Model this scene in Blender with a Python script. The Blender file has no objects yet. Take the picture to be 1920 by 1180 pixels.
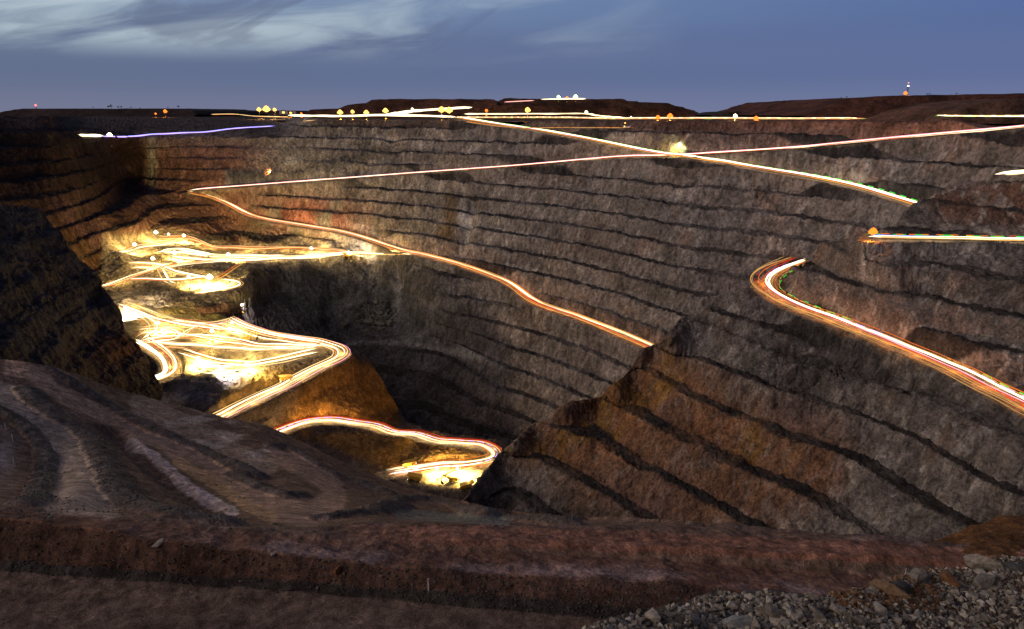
import bpy, math, random
import numpy as np
from mathutils import Vector
random.seed(7)
rng = np.random.default_rng(11)
SC = bpy.context.scene
COL = SC.collection
R = math.radians

# ------------------------------------------------------------------ camera
IW, IH, F = 1920.0, 1180.0, 1274.0
PITCH = R(16.5)
cam = bpy.data.cameras.new('camera')
cam.sensor_width = 36.0
cam.lens = 36.0 * F / IW
cam.clip_start, cam.clip_end = 0.5, 90000
co = bpy.data.objects.new('camera', cam)
COL.objects.link(co)
co.location = (0, 0, 0)
co.rotation_euler = (R(90) - PITCH, 0, 0)
SC.camera = co
SC.view_settings.view_transform = 'Standard'
SC.view_settings.look = 'None'
SC.view_settings.exposure = 0.0
SC.cycles.max_bounces = 5
SC.cycles.diffuse_bounces = 3
SC.cycles.sample_clamp_indirect = 4.0

# ------------------------------------------------------------------ dusk sky (world) and the low afterglow
SUN_EL, SUN_AZ = R(27), R(-66)          # afterglow comes from behind the camera, from the left
w = bpy.data.worlds.new('World'); SC.world = w; w.use_nodes = True
nt = w.node_tree; N = nt.nodes; L = nt.links; N.clear()
def node(t, **k):
    n = N.new(t)
    for a, b in k.items(): setattr(n, a, b)
    return n
def mth(op, a, b=None, c=None):
    n = N.new('ShaderNodeMath'); n.operation = op
    for i, v in enumerate((a, b, c)):
        if v is None: continue
        if isinstance(v, (int, float)): n.inputs[i].default_value = v
        else: L.new(v, n.inputs[i])
    return n.outputs[0]
def ramp(fac, stops, interp='EASE'):
    n = N.new('ShaderNodeValToRGB'); cr = n.color_ramp; cr.interpolation = interp
    while len(cr.elements) < len(stops): cr.elements.new(0.5)
    for e, (p, c) in zip(cr.elements, stops):
        e.position = p; e.color = (*c, 1) if len(c) == 3 else c
    L.new(fac, n.inputs[0]); return n.outputs[0]
def mixc(f, a, b, mode='MIX'):
    n = N.new('ShaderNodeMix'); n.data_type = 'RGBA'; n.blend_type = mode
    if isinstance(f, (int, float)): n.inputs[0].default_value = f
    else: L.new(f, n.inputs[0])
    for s, v in ((6, a), (7, b)):
        if isinstance(v, tuple): n.inputs[s].default_value = (*v, 1)
        else: L.new(v, n.inputs[s])
    return n.outputs[2]
tc = node('ShaderNodeTexCoord')
sep = node('ShaderNodeSeparateXYZ'); L.new(tc.outputs['Generated'], sep.inputs[0])
dx, dy, dz = sep.outputs
elev = mth('ARCTAN2', dz, mth('SQRT', mth('ADD', mth('MULTIPLY', dx, dx), mth('MULTIPLY', dy, dy))))
azim = mth('ARCTAN2', dx, dy)
e01 = mth('DIVIDE', elev, R(40)); e01.node.use_clamp = True
# gradient of elevation on the left of the view, and on the right
left = ramp(e01, [(0.0, (.165, .180, .275)), (.07, (.120, .155, .255)), (.12, (.130, .170, .275)), (.20, (.19, .27, .40)), (.26, (.17, .31, .47)), (.40, (.08, .13, .22)), (1, (.028, .040, .070))])
right = ramp(e01, [(0.0, (.155, .185, .330)), (.08, (.100, .145, .310)), (.20, (.068, .125, .315)), (.32, (.045, .09, .22)), (1, (.025, .038, .070))])
azf = mth('MULTIPLY_ADD', azim, 0.75, 0.42); azf.node.use_clamp = True
base = mixc(azf, left, right)
# wispy cirrus: streaks that fan up to the right, thickest on the left
sh = mth('SUBTRACT', elev, mth('MULTIPLY', azim, 0.20))
def clouds(su, sv, ox, oy, scale, det, dist, rough_, shear):
    q = mth('SUBTRACT', elev, mth('MULTIPLY', azim, shear)); v_ = node('ShaderNodeCombineXYZ')
    L.new(mth('MULTIPLY_ADD', azim, su, ox), v_.inputs[0]); L.new(mth('MULTIPLY_ADD', q, sv, oy), v_.inputs[1])
    n_ = node('ShaderNodeTexNoise'); n_.inputs['Scale'].default_value = scale; n_.inputs['Detail'].default_value = det; n_.inputs['Roughness'].default_value = rough_; n_.inputs['Distortion'].default_value = dist
    L.new(v_.outputs[0], n_.inputs[0]); return n_.outputs[0]
band = ramp(e01, [(0.085, (0, 0, 0)), (.145, (1, 1, 1)), (.26, (1, 1, 1)), (.45, (0, 0, 0))])
lft = mth('MULTIPLY_ADD', azim, -1.5, 0.36); lft.node.use_clamp = True
bright = ramp(clouds(2.4, 15, 1.3, 4.2, 1.3, 8, .9, .56, .14), [(.34, (0, 0, 0)), (.64, (1, 1, 1))])
cm = mth('MULTIPLY', mth('MULTIPLY', bright, band), lft)
cm.node.use_clamp = True
c1 = mixc(mth('MULTIPLY', cm, .85), base, (.47, .57, .62))
dark = ramp(clouds(3.4, 13, 6.1, 2.0, 1.2, 8, 1.2, .55, .42), [(.48, (0, 0, 0)), (.64, (1, 1, 1))])
dm = mth('MULTIPLY', mth('MULTIPLY', dark, band), mth('ADD', mth('MULTIPLY', lft, 1.0), .10)); dm.node.use_clamp = True
c2 = mixc(mth('MULTIPLY', dm, 0.55), c1, (.10, .125, .22))
# warm afterglow low in the sky behind the camera
gd = node('ShaderNodeVectorMath', operation='DOT_PRODUCT'); L.new(tc.outputs['Generated'], gd.inputs[0]); gd.inputs[1].default_value = (math.sin(SUN_AZ), -math.cos(SUN_AZ), .15)
gl = ramp(gd.outputs['Value'], [(.28, (0, 0, 0)), (1, (.64, .46, .34))])
c2 = mixc(1.0, c2, gl, 'ADD')
sky = node('ShaderNodeTexSky', sky_type='NISHITA'); sky.sun_disc = False
sky.sun_elevation = R(-3); sky.sun_rotation = math.pi + SUN_AZ
c3 = mixc(0.08, c2, sky.outputs[0], 'ADD')
bg = node('ShaderNodeBackground'); L.new(c3, bg.inputs[0]); bg.inputs[1].default_value = 1.05
wo = node('ShaderNodeOutputWorld'); L.new(bg.outputs[0], wo.inputs[0])

sl = bpy.data.lights.new('afterglow', 'SUN'); sl.energy = .62; sl.angle = R(14); sl.color = (1.0, .86, .74)
so = bpy.data.objects.new('afterglow', sl); COL.objects.link(so)
sdir = Vector((math.sin(SUN_AZ) * math.cos(SUN_EL), -math.cos(SUN_AZ) * math.cos(SUN_EL), math.sin(SUN_EL)))
so.rotation_euler = sdir.to_track_quat('Z', 'Y').to_euler()

# ------------------------------------------------------------------ numeric helpers
ct, st = math.cos(PITCH), math.sin(PITCH)
def rr(py):                                # fall per metre of ground distance along an image row
    a = PITCH + np.arctan((np.asarray(py, float) - IH / 2) / F)
    return np.tan(a)
def W(px, py, Y):                          # point at ground distance Y
    px, py, Y = np.broadcast_arrays(np.asarray(px, float), np.asarray(py, float), np.asarray(Y, float))
    yc = -(py - IH / 2) / F
    d1 = ct + yc * st
    t = Y / d1
    return np.stack([(px - IW / 2) / F * t, Y, (yc * ct - st) * t], -1)
TAB = rng.random((64, 64, 64)).astype(np.float32)
def vnoise(p):
    f = np.floor(p); u = (p - f).astype(np.float32); u = u * u * (3 - 2 * u)
    i = f.astype(np.int64) & 63; j = (i + 1) & 63
    x0, y0, z0 = i[..., 0], i[..., 1], i[..., 2]; x1, y1, z1 = j[..., 0], j[..., 1], j[..., 2]
    ux, uy, uz = u[..., 0], u[..., 1], u[..., 2]
    a = TAB[x0, y0, z0] * (1 - ux) + TAB[x1, y0, z0] * ux
    b = TAB[x0, y1, z0] * (1 - ux) + TAB[x1, y1, z0] * ux
    c = TAB[x0, y0, z1] * (1 - ux) + TAB[x1, y0, z1] * ux
    d = TAB[x0, y1, z1] * (1 - ux) + TAB[x1, y1, z1] * ux
    return ((a * (1 - uy) + b * uy) * (1 - uz) + (c * (1 - uy) + d * uy) * uz) * 2 - 1
def fbm(p, scale, octv=4, sz=(1, 1, 1), gain=.5, ridge=False):
    q = p * (np.array(sz) / scale); s = 0; a = 1; tot = 0
    for k in range(octv):
        v = vnoise(q + 17.3 * k)
        if ridge: v = 1 - 2 * np.abs(v)
        s = s + a * v; tot += a; a *= gain; q = q * 2.03
    return s / tot
def ss(a, b, x):
    t = np.clip((x - a) / (b - a), 0, 1); return t * t * (3 - 2 * t)
def lin(xs, ys, x, sm=0):
    if sm:
        o = np.linspace(-sm, sm, 9); return sum(np.interp(x + k, xs, ys) for k in o) / 9
    return np.interp(x, xs, ys)
class RBF:
    def __init__(s, pts, vals, soft=.15, smooth=1e-4):
        s.c = np.array(pts, float) / 100.; v = np.array(vals, float); n = len(s.c)
        s.soft = soft
        K = s.k(s.c); P = np.c_[np.ones(n), s.c]
        A = np.zeros((n + 3, n + 3)); A[:n, :n] = K - smooth * np.eye(n); A[:n, n:] = P; A[n:, :n] = P.T
        x = np.linalg.solve(A, np.r_[v, 0, 0, 0]); s.w, s.p = x[:n], x[n:]
    def k(s, q):
        return np.sqrt(((q[:, None] - s.c[None]) ** 2).sum(-1) + s.soft ** 2)
    def __call__(s, px, py):
        px, py = np.broadcast_arrays(np.asarray(px, float), np.asarray(py, float))
        if not hasattr(s, 'T'):
            s.gx, s.gy = np.arange(-420, 2420, 4.), np.arange(180, 1345, 3.)
            s.T = s.ev(*np.meshgrid(s.gx, s.gy))
        u = np.clip((px + 420) / 4, 0, len(s.gx) - 1.001); v = np.clip((py - 180) / 3, 0, len(s.gy) - 1.001)
        i, j = u.astype(int), v.astype(int); u = u - i; v = v - j; T = s.T
        return (T[j, i] * (1 - u) + T[j, i + 1] * u) * (1 - v) + (T[j + 1, i] * (1 - u) + T[j + 1, i + 1] * u) * v
    def ev(s, px, py):
        q = np.stack([px.ravel(), py.ravel()], -1) / 100.; out = np.empty(len(q))
        for i in range(0, len(q), 40000):
            b = q[i:i + 40000]; out[i:i + 40000] = s.k(b) @ s.w + s.p[0] + b @ s.p[1:]
        return out.reshape(px.shape)
def seg_dist(x, y, pts):
    """distance to a polyline and the fraction index along it"""
    best = np.full(x.shape, 1e9); par = np.zeros(x.shape)
    for k in range(len(pts) - 1):
        ax, ay = pts[k][0], pts[k][1]; bx, by = pts[k + 1][0], pts[k + 1][1]
        vx, vy = bx - ax, by - ay; l2 = vx * vx + vy * vy + 1e-9
        t = np.clip(((x - ax) * vx + (y - ay) * vy) / l2, 0, 1)
        d = np.hypot(x - ax - t * vx, y - ay - t * vy)
        m = d < best; best[m] = d[m]; par[m] = k + t[m]
    return best, par
def in_poly(x, y, poly, fe):
    inside = np.zeros(x.shape, bool); n = len(poly)
    for k in range(n):
        ax, ay = poly[k]; bx, by = poly[(k + 1) % n]
        c = ((ay > y) != (by > y)) & (x < (bx - ax) * (y - ay) / (by - ay + 1e-9) + ax)
        inside ^= c
    d, _ = seg_dist(x, y, list(poly) + [poly[0]])
    sd = np.where(inside, d, -d)
    return ss(-fe, fe, sd)

def smooth_line(pts, step):
    """Catmull-Rom through points (N,k), sampled about every step units"""
    P = np.array(pts, float); n = len(P)
    out = []
    for k in range(n - 1):
        p0 = P[max(k - 1, 0)]; p1 = P[k]; p2 = P[k + 1]; p3 = P[min(k + 2, n - 1)]
        m = max(2, int(np.linalg.norm((p2 - p1)) / step))
        t = np.linspace(0, 1, m, endpoint=False)[:, None]
        out.append(.5 * ((2 * p1) + (-p0 + p2) * t + (2 * p0 - 5 * p1 + 4 * p2 - p3) * t ** 2 + (-p0 + 3 * p1 - 3 * p2 + p3) * t ** 3))
    out.append(P[-1:]); return np.concatenate(out)

def mesh_np(name, V, Fq, cols=None, smooth=True, tri=False):
    me = bpy.data.meshes.new(name); k = 3 if tri else 4
    V = np.ascontiguousarray(V, np.float32).reshape(-1, 3); Fq = np.ascontiguousarray(Fq, np.int32).reshape(-1, k)
    me.vertices.add(len(V)); me.vertices.foreach_set('co', V.ravel())
    me.loops.add(len(Fq) * k); me.loops.foreach_set('vertex_index', Fq.ravel())
    me.polygons.add(len(Fq)); me.polygons.foreach_set('loop_start', np.arange(0, len(Fq) * k, k, dtype=np.int32))
    try: me.polygons.foreach_set('loop_total', np.full(len(Fq), k, np.int32))
    except Exception: pass
    me.polygons.foreach_set('use_smooth', np.full(len(Fq), smooth, bool))
    me.update(calc_edges=True)
    if cols is not None:
        a = me.color_attributes.new('rock', 'FLOAT_COLOR', 'POINT')
        c = np.ones((len(V), 4), np.float32); c[:, :3] = cols.reshape(-1, 3); a.data.foreach_set('color', c.ravel())
    return me
def link(name, me, mat=None, parent=None, **pr):
    o = bpy.data.objects.new(name, me); COL.objects.link(o)
    if mat is not None and me is not None and hasattr(me, 'materials') and not len(me.materials): me.materials.append(mat)
    if parent: o.parent = parent
    for a, b in pr.items(): o[a] = b
    return o
def thing(name, label, cat, loc=(0, 0, 0), rz=0, group=None):
    o = bpy.data.objects.new(name, None); COL.objects.link(o); o.location = loc; o.rotation_euler = (0, 0, rz)
    o.empty_display_size = .5
    o['label'] = label; o['category'] = cat
    if group: o['group'] = group
    return o
def dup(root, loc=None, rz=None, label=None, group=None, scale=None):
    def rec(o, par):
        c = o.copy(); COL.objects.link(c); c.parent = par
        for ch in list(o.children): rec(ch, c)
        return c
    c = rec(root, None)
    if loc is not None: c.location = loc
    if rz is not None: c.rotation_euler = (0, 0, rz)
    if scale: c.scale = (scale,) * 3
    if label: c['label'] = label
    if group: c['group'] = group
    return c

# ------------------------------------------------------------------ materials
def rock_mat(name, s1, s2, bump, streak=False, rough=.95):
    """rock and earth: albedo from the mesh's own rock colour, broken up by noise in world metres"""
    m = bpy.data.materials.new(name); m.use_nodes = True; t = m.node_tree; n = t.nodes; l = t.links
    b = n['Principled BSDF']; b.inputs['Roughness'].default_value = rough; b.inputs['Specular IOR Level'].default_value = .15
    at = n.new('ShaderNodeAttribute'); at.attribute_name = 'rock'
    g = n.new('ShaderNodeNewGeometry')
    mp = n.new('ShaderNodeMapping'); mp.inputs['Scale'].default_value = (1, 1, .55 if streak else 1)
    l.new(g.outputs['Position'], mp.inputs[0])
    a1 = n.new('ShaderNodeTexNoise'); a1.inputs['Scale'].default_value = 1 / s1; a1.inputs['Detail'].default_value = 8; a1.inputs['Roughness'].default_value = .62; a1.inputs['Distortion'].default_value = .6
    l.new(mp.outputs[0], a1.inputs[0])
    a2 = n.new('ShaderNodeTexNoise'); a2.inputs['Scale'].default_value = 1 / s2; a2.inputs['Detail'].default_value = 6; a2.inputs['Roughness'].default_value = .65
    l.new(g.outputs['Position'], a2.inputs[0])
    vo = n.new('ShaderNodeTexVoronoi'); vo.inputs['Scale'].default_value = 1.6 / s1; vo.feature = 'DISTANCE_TO_EDGE'
    wv = n.new('ShaderNodeMix'); wv.data_type = 'VECTOR'; wv.inputs[0].default_value = .35 * 1
    l.new(mp.outputs[0], wv.inputs[4]); sc = n.new('ShaderNodeVectorMath'); sc.operation = 'SCALE'; sc.inputs[3].default_value = s1 * 2.2; l.new(a1.outputs['Color'], sc.inputs[0])
    ad = n.new('ShaderNodeVectorMath'); ad.operation = 'ADD'; l.new(mp.outputs[0], ad.inputs[0]); l.new(sc.outputs[0], ad.inputs[1]); l.new(ad.outputs[0], vo.inputs[0])
    def mr(src, a, b_, c, d):
        q = n.new('ShaderNodeMapRange'); l.new(src, q.inputs[0])
        for i, v in enumerate((a, b_, c, d)): q.inputs[i + 1].default_value = v
        return q.outputs[0]
    def mul(x, y):
        q = n.new('ShaderNodeMath'); q.operation = 'MULTIPLY'; l.new(x, q.inputs[0]); l.new(y, q.inputs[1]); return q.outputs[0]
    a3 = n.new('ShaderNodeTexNoise'); a3.inputs['Scale'].default_value = .22 / s1; a3.inputs['Detail'].default_value = 5; a3.inputs['Distortion'].default_value = 1.2
    l.new(g.outputs['Position'], a3.inputs[0])
    a4 = n.new('ShaderNodeTexNoise'); a4.inputs['Scale'].default_value = 1.0 / s1; a4.inputs['Detail'].default_value = 9; a4.inputs['Roughness'].default_value = .7; a4.inputs['Distortion'].default_value = 2.0
    m4 = n.new('ShaderNodeMapping'); m4.inputs['Rotation'].default_value = (.6, .5, .8); m4.inputs['Scale'].default_value = (1, .35, 1); l.new(g.outputs['Position'], m4.inputs[0]); l.new(m4.outputs[0], a4.inputs[0])
    k = mul(mul(mr(a1.outputs[0], .34, .66, .55, 1.45), mr(a2.outputs[0], .36, .64, .62, 1.36)), mr(vo.outputs[0], 0, .05, .42, 1.0))
    k = mul(mul(k, mr(a3.outputs[0], .35, .65, .75, 1.25)), mr(a4.outputs[0], .58, .70, 1.0, 2.1))
    vm = n.new('ShaderNodeVectorMath'); vm.operation = 'SCALE'; l.new(at.outputs['Color'], vm.inputs[0]); l.new(k, vm.inputs[3])
    l.new(vm.outputs[0], b.inputs['Base Color'])
    bp = n.new('ShaderNodeBump'); bp.inputs['Strength'].default_value = 1.0; bp.inputs['Distance'].default_value = bump
    sm = n.new('ShaderNodeMath'); sm.operation = 'MULTIPLY_ADD'; l.new(a2.outputs[0], sm.inputs[0]); sm.inputs[1].default_value = .6
    l.new(a1.outputs[0], sm.inputs[2]); l.new(sm.outputs[0], bp.inputs['Height']); l.new(bp.outputs[0], b.inputs['Normal'])
    return m
def plain(name, c, rough=.6, metal=0, emit=None, es=0, noise=.15, sc=3):
    m = bpy.data.materials.new(name); m.use_nodes = True; t = m.node_tree; n = t.nodes; b = n['Principled BSDF']
    b.inputs['Roughness'].default_value = rough; b.inputs['Metallic'].default_value = metal
    no = n.new('ShaderNodeTexNoise'); no.inputs['Scale'].default_value = sc; no.inputs['Detail'].default_value = 5
    mx = n.new('ShaderNodeMix'); mx.data_type = 'RGBA'
    t.links.new(no.outputs[0], mx.inputs[0]); mx.inputs[6].default_value = (*[v * (1 - noise) for v in c], 1); mx.inputs[7].default_value = (*[min(1, v * (1 + noise)) for v in c], 1)
    g = n.new('ShaderNodeNewGeometry'); t.links.new(g.outputs['Position'], no.inputs[0])
    t.links.new(mx.outputs[2], b.inputs['Base Color'])
    if emit:
        b.inputs['Emission Color'].default_value = (*emit, 1); b.inputs['Emission Strength'].default_value = es
    return m
M_FAR = rock_mat('far_wall_rock', 9, 3.0, 2.6, True)
M_SPUR = rock_mat('spur_rock', 6, 1.7, 2.0, True)
M_LEFT = rock_mat('left_wall_rock', 7, 1.3, 1.2, False)
M_FLOOR = rock_mat('pit_floor_rock', 6, 1.1, 1.2)
M_NEAR = rock_mat('near_earth', 2.2, .28, .20)
M_PILE = rock_mat('pile_earth', .5, .09, .06)
M_PLAIN = rock_mat('plain_earth', 60, 9, 1.5)

# ------------------------------------------------------------------ relief sheets
B = 17.3
def stair(z, n, amt=1.0, bw=.50, ph=0.0, B=B):
    h = -z + n + ph; k = np.floor(h / B); u = h / B - k
    s = np.where(u < bw, .07 * u / bw, .07 + .93 * ((u - bw) / (1 - bw)) ** .92)
    hs = (k + s) * B - ph - n * .12 + B * .22
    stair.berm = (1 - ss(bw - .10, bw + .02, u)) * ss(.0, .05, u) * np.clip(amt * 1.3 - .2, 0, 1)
    return z * (1 - amt) - hs * amt
class Sheet: pass
def make_sheet(px0, px1, nx, ny, top, bot, Yf, tpow=1.0):
    s = Sheet(); s.Yf = Yf
    px = np.linspace(px0, px1, nx); t = np.linspace(0, 1, ny) ** tpow
    tp, bt = top(px), bot(px)
    s.px = np.repeat(px[None], ny, 0); s.py = tp[None] * (1 - t[:, None]) + bt[None] * t[:, None]
    s.P = W(s.px, s.py, Yf(s.px, s.py)); s.M = s.P.copy()
    s.road = np.zeros(s.px.shape)
    return s
def carve(s, pts3, width, fall=7.0, pxr=60, depth=0.0):
    """flatten the terrain across a haul road whose centre line is pts3 (world)"""
    pp = pts3
    x0, x1 = pp[:, 0].min() - width - fall, pp[:, 0].max() + width + fall
    y0, y1 = pp[:, 1].min() - width - fall, pp[:, 1].max() + width + fall
    m = (s.P[..., 0] > x0) & (s.P[..., 0] < x1) & (s.P[..., 1] > y0) & (s.P[..., 1] < y1)
    idx = np.argwhere(m); X = s.P[m][:, 0]; Y = s.P[m][:, 1]
    sub = pp[::max(1, len(pp) // 160)]
    if not np.allclose(sub[-1], pp[-1]): sub = np.vstack([sub, pp[-1]])
    d, par = seg_dist(X, Y, sub)
    zr = np.interp(par, np.arange(len(sub)), sub[:, 2]) - depth
    wgt = 1 - ss(width / 2, width / 2 + fall, d)
    z = s.P[m][:, 2]
    # only where the ground is really near that road in height, so that stacked ramps do not eat each other
    wgt = wgt * (1 - ss(12, 24, np.abs(z - zr)))
    Pm = s.P[m]; Pm[:, 2] = z * (1 - wgt) + zr * wgt; s.P[m] = Pm
    rm = s.road[m]; s.road[m] = np.maximum(rm, (1 - ss(width / 2 - 1, width / 2 + 1.5, d)) * (1 - ss(12, 20, np.abs(z - zr))))
def normals(P):
    du = np.gradient(P, axis=1); dv = np.gradient(P, axis=0)
    n = np.cross(dv, du); n /= np.linalg.norm(n, axis=-1, keepdims=True) + 1e-9
    n[n[..., 1] > .2] *= 1
    f = np.sign((n * -P).sum(-1, keepdims=True)); return n * f
def rough(s, amp, scale, sz=(1, 1, .35), octv=5, roadk=.93, ridge=False):
    n = normals(s.P)
    v = fbm(s.M, scale, octv, sz, .55, ridge)
    a = amp * (1 - roadk * s.road)
    s.P = s.P + n * (v * a)[..., None]
def finish(s, name, mat, col, skirt_top=None, skirt_bot=None, **pr):
    P, C = s.P, col
    if skirt_top:
        rows = []; base = P[0]; away = base[:, :2] / np.linalg.norm(base[:, :2], axis=1, keepdims=True)
        for d, dzz in skirt_top:
            q = base.copy(); q[:, :2] += away * d; q[:, 2] += dzz; rows.append(q)
        P = np.concatenate([np.array(rows[::-1]), P]); C = np.concatenate([np.repeat(C[:1], len(rows), 0), C])
    if skirt_bot:
        rows = []; base = P[-1]; away = base[:, :2] / np.linalg.norm(base[:, :2], axis=1, keepdims=True)
        for d, dzz in skirt_bot:
            q = base.copy(); q[:, :2] += away * d; q[:, 2] += dzz; rows.append(q)
        P = np.concatenate([P, np.array(rows)]); C = np.concatenate([C, np.repeat(C[-1:], len(rows), 0)])
    ny, nx = P.shape[:2]
    i = np.arange(ny * nx).reshape(ny, nx)
    Fq = np.stack([i[:-1, :-1], i[1:, :-1], i[1:, 1:], i[:-1, 1:]], -1)
    s.obj = link(name, mesh_np(name, P, Fq, C), mat, kind='structure', **pr)
    s.V = P.reshape(-1, 3)
    return s.obj
def paint(C, wgt, col):
    wgt = np.clip(wgt, 0, 1)[..., None]; return C * (1 - wgt) + np.array(col) * wgt
def blob(s, x, y, rx, ry, k=1.0):
    d = ((s.px - x) / rx) ** 2 + ((s.py - y) / ry) ** 2
    return np.exp(-d) * k
def line3(s, pts, step=3.0):
    """pixel polyline lying on a sheet -> smooth world polyline"""
    q = smooth_line(pts, 6.0); P = W(q[:, 0], q[:, 1], s.Yf(q[:, 0], q[:, 1]))
    for _ in range(6):
        P[1:-1] = (P[:-2] + 2 * P[1:-1] + P[2:]) / 4
    d = np.r_[0, np.cumsum(np.linalg.norm(np.diff(P, axis=0), axis=1))]
    t = np.linspace(0, d[-1], max(3, int(d[-1] / step)))
    return np.stack([np.interp(t, d, P[:, k]) for k in range(3)], -1)

# ---- routes (traced on the picture, each lies on its sheet)
RT = {
 'ramp_up':   [(345, 362), (380, 357), (450, 352), (610, 340), (800, 326), (960, 315), (1100, 303), (1180, 297), (1262, 296), (1360, 290), (1500, 281), (1640, 268), (1790, 255), (1880, 248), (1990, 237)],
 'ramp_down': [(852, 223), (930, 236), (1010, 248), (1100, 264), (1180, 281), (1262, 296), (1350, 308), (1440, 323), (1530, 338), (1620, 358), (1715, 388), (1760, 402)],
 'ramp_mid':  [(345, 362), (395, 372), (430, 386), (470, 407), (540, 421), (640, 437), (700, 454), (750, 472), (800, 482), (860, 498), (930, 523), (965, 540), (990, 562), (1020, 577), (1080, 596), (1150, 624), (1215, 652), (1260, 672)],
 'spur_road': [(1502, 491), (1455, 508), (1428, 527), (1438, 548), (1480, 572), (1560, 603), (1650, 638), (1730, 672), (1800, 702), (1870, 738), (1990, 800)],
 'upper_road': [(1632, 451), (1700, 452), (1800, 454), (1990, 459)],
 'lower_loop': [(470, 835), (540, 806), (575, 794), (625, 790), (680, 797), (740, 812), (820, 828), (880, 834), (918, 840), (936, 853), (925, 866), (890, 872), (830, 876), (770, 884), (720, 892)],
 'switchback': [(430, 600), (470, 620), (540, 636), (600, 645), (640, 658), (645, 668), (620, 682), (560, 712), (490, 748), (420, 780), (380, 800)],
 'left_loop': [(262, 640), (292, 658), (312, 672), (322, 690), (316, 708), (280, 719), (225, 728), (170, 738)],
}

# ================================================================== SHEET A : far wall, upper working floor, bowl
KX = [-400, -80, 0, 100, 150, 230, 300, 400, 500, 577, 700, 795, 880, 960, 1087, 1180, 1265, 1350, 1440, 1552, 1661, 1790, 1920, 2010, 2350]
KY = [620, 740, 790, 870, 930, 1060, 1150, 1165, 1130, 1100, 1050, 1005, 950, 896, 824, 765, 711, 680, 652, 604, 548, 490, 437, 405, 330]
def YA0(px, py):
    K = lin(KX, KY, px, 35); c = lin([-80, 300, 500, 750, 2000], [1.0, .9, .95, 1.19, 1.19], px)
    return (K + 87 * c) / (1 + c * rr(py))
A_pts = [  # px, py, Y
 (60, 222, 860), (0, 228, 830), (-60, 230, 790), (120, 262, 880), (170, 270, 990),
 (225, 300, 1165), (232, 345, 1150), (185, 320, 980), (235, 390, 960), (140, 300, 900), (280, 300, 1180), (290, 350, 1150),
 (60, 300, 820), (80, 400, 760), (120, 480, 740), (180, 520, 760), (250, 430, 900), (215, 480, 820),
 (345, 364, 1130), (300, 380, 1090), (420, 420, 1075), (350, 415, 1045), (300, 430, 1000), (450, 440, 1040), (560, 455, 1005), (640, 462, 975), (700, 470, 950),
 (250, 455, 905), (300, 450, 940), (360, 456, 950), (430, 472, 935), (560, 478, 940), (640, 478, 938),
 (235, 480, 830), (300, 480, 850), (360, 482, 865), (420, 488, 870), (500, 492, 878), (560, 490, 898), (660, 486, 930), (740, 484, 915), (790, 482, 895),
 (200, 540, 735), (260, 510, 790), (330, 510, 785), (400, 510, 790), (300, 535, 745), (400, 530, 750), (455, 540, 735), (470, 515, 800), (440, 495, 862),
 (300, 560, 715), (400, 558, 715), (200, 575, 700), (480, 560, 780), (520, 540, 850), (500, 620, 760), (470, 600, 742), (400, 590, 690), (300, 590, 690), (200, 600, 680),
 (580, 520, 885), (580, 580, 850), (570, 640, 800), (640, 560, 885), (650, 610, 860), (660, 650, 830), (700, 520, 905), (740, 560, 870), (760, 620, 835), (760, 655, 800), (850, 660, 770), (700, 655, 815),
 (820, 540, 815), (850, 600, 775), (640, 700, 760), (740, 720, 745), (800, 740, 722), (860, 820, 640), (960, 825, 622), (760, 790, 680), (600, 760, 700), (450, 700, 700), (300, 680, 660), (500, 860, 640), (200, 700, 640), (700, 860, 640),
 (930, 720, 680), (960, 650, 705), (0, 500, 660), (0, 620, 600), (100, 600, 640), (1000, 900, 570)]
pts = [(a, b) for a, b, _ in A_pts]; val = [math.log(c / float(YA0(a, b))) for a, b, c in A_pts]
for a, b in [(300, 225), (400, 225), (500, 225), (300, 262), (380, 262), (460, 262), (540, 262), (400, 305), (480, 305), (560, 305), (400, 345), (480, 340), (560, 345), (500, 380), (580, 390), (200, 225), (220, 262)]:
    pts.append((a, b)); val.append(0.0)
for a in (620, 720, 850, 960, 1100, 1300, 1500, 1700, 1900):
    for b in (228, 290, 350, 420, 480, 560, 650, 740):
        if a < 800 and b > 420: continue
        if a < 900 and b > 500: continue
        pts.append((a, b)); val.append(0.0)
RA = RBF(pts, val, .18)
def YA(px, py):
    k = np.interp(py, [214, 218, 222, 228, 236, 246, 258], [.9, .72, .50, .30, .15, .05, 0]) * ss(90, 170, px) * ss(585, 520, px)
    return YA0(px, py) * np.exp(RA(px, py) + k)
XT = [-80, 0, 30, 100, 380, 480, 560, 620, 850, 1000, 2010]
YT = [217, 219, 219, 219, 218, 219, 222, 226, 227, 228, 228.5]
A = make_sheet(-330, 2300, 1960, 560, lambda x: lin(XT, YT, x, 20), lambda x: lin([-80, 350, 500, 1000, 1300, 1500, 2010], [640, 720, 880, 900, 780, 620, 560], x, 40), YA, 1.12)
flat1 = in_poly(A.px, A.py, [(190, 445), (300, 432), (360, 440), (430, 462), (640, 472), (800, 478), (800, 486), (560, 494), (470, 505), (470, 565), (330, 590), (190, 600)], 8)
slump = np.maximum.reduce([in_poly(A.px, A.py, [(455, 500), (800, 492), (830, 560), (800, 650), (640, 660), (460, 620)], 18) * .85,
   in_poly(A.px, A.py, [(470, 262), (560, 268), (650, 300), (700, 330), (620, 340), (500, 345), (440, 345), (430, 320)], 10) * .7,
   in_poly(A.px, A.py, [(150, 222), (560, 222), (540, 240), (420, 268), (170, 262)], 12),
   in_poly(A.px, A.py, [(188, 262), (268, 262), (270, 358), (236, 362)], 8) * .9])
wv = fbm(A.M, 90, 4, (1, 1, .5)) * 3.0 + fbm(A.M, 14, 3, (1, 1, .4)) * .9
stA = np.clip(1 - flat1 - slump, 0, 1)
topf = ss(222, 236, A.py)
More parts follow.
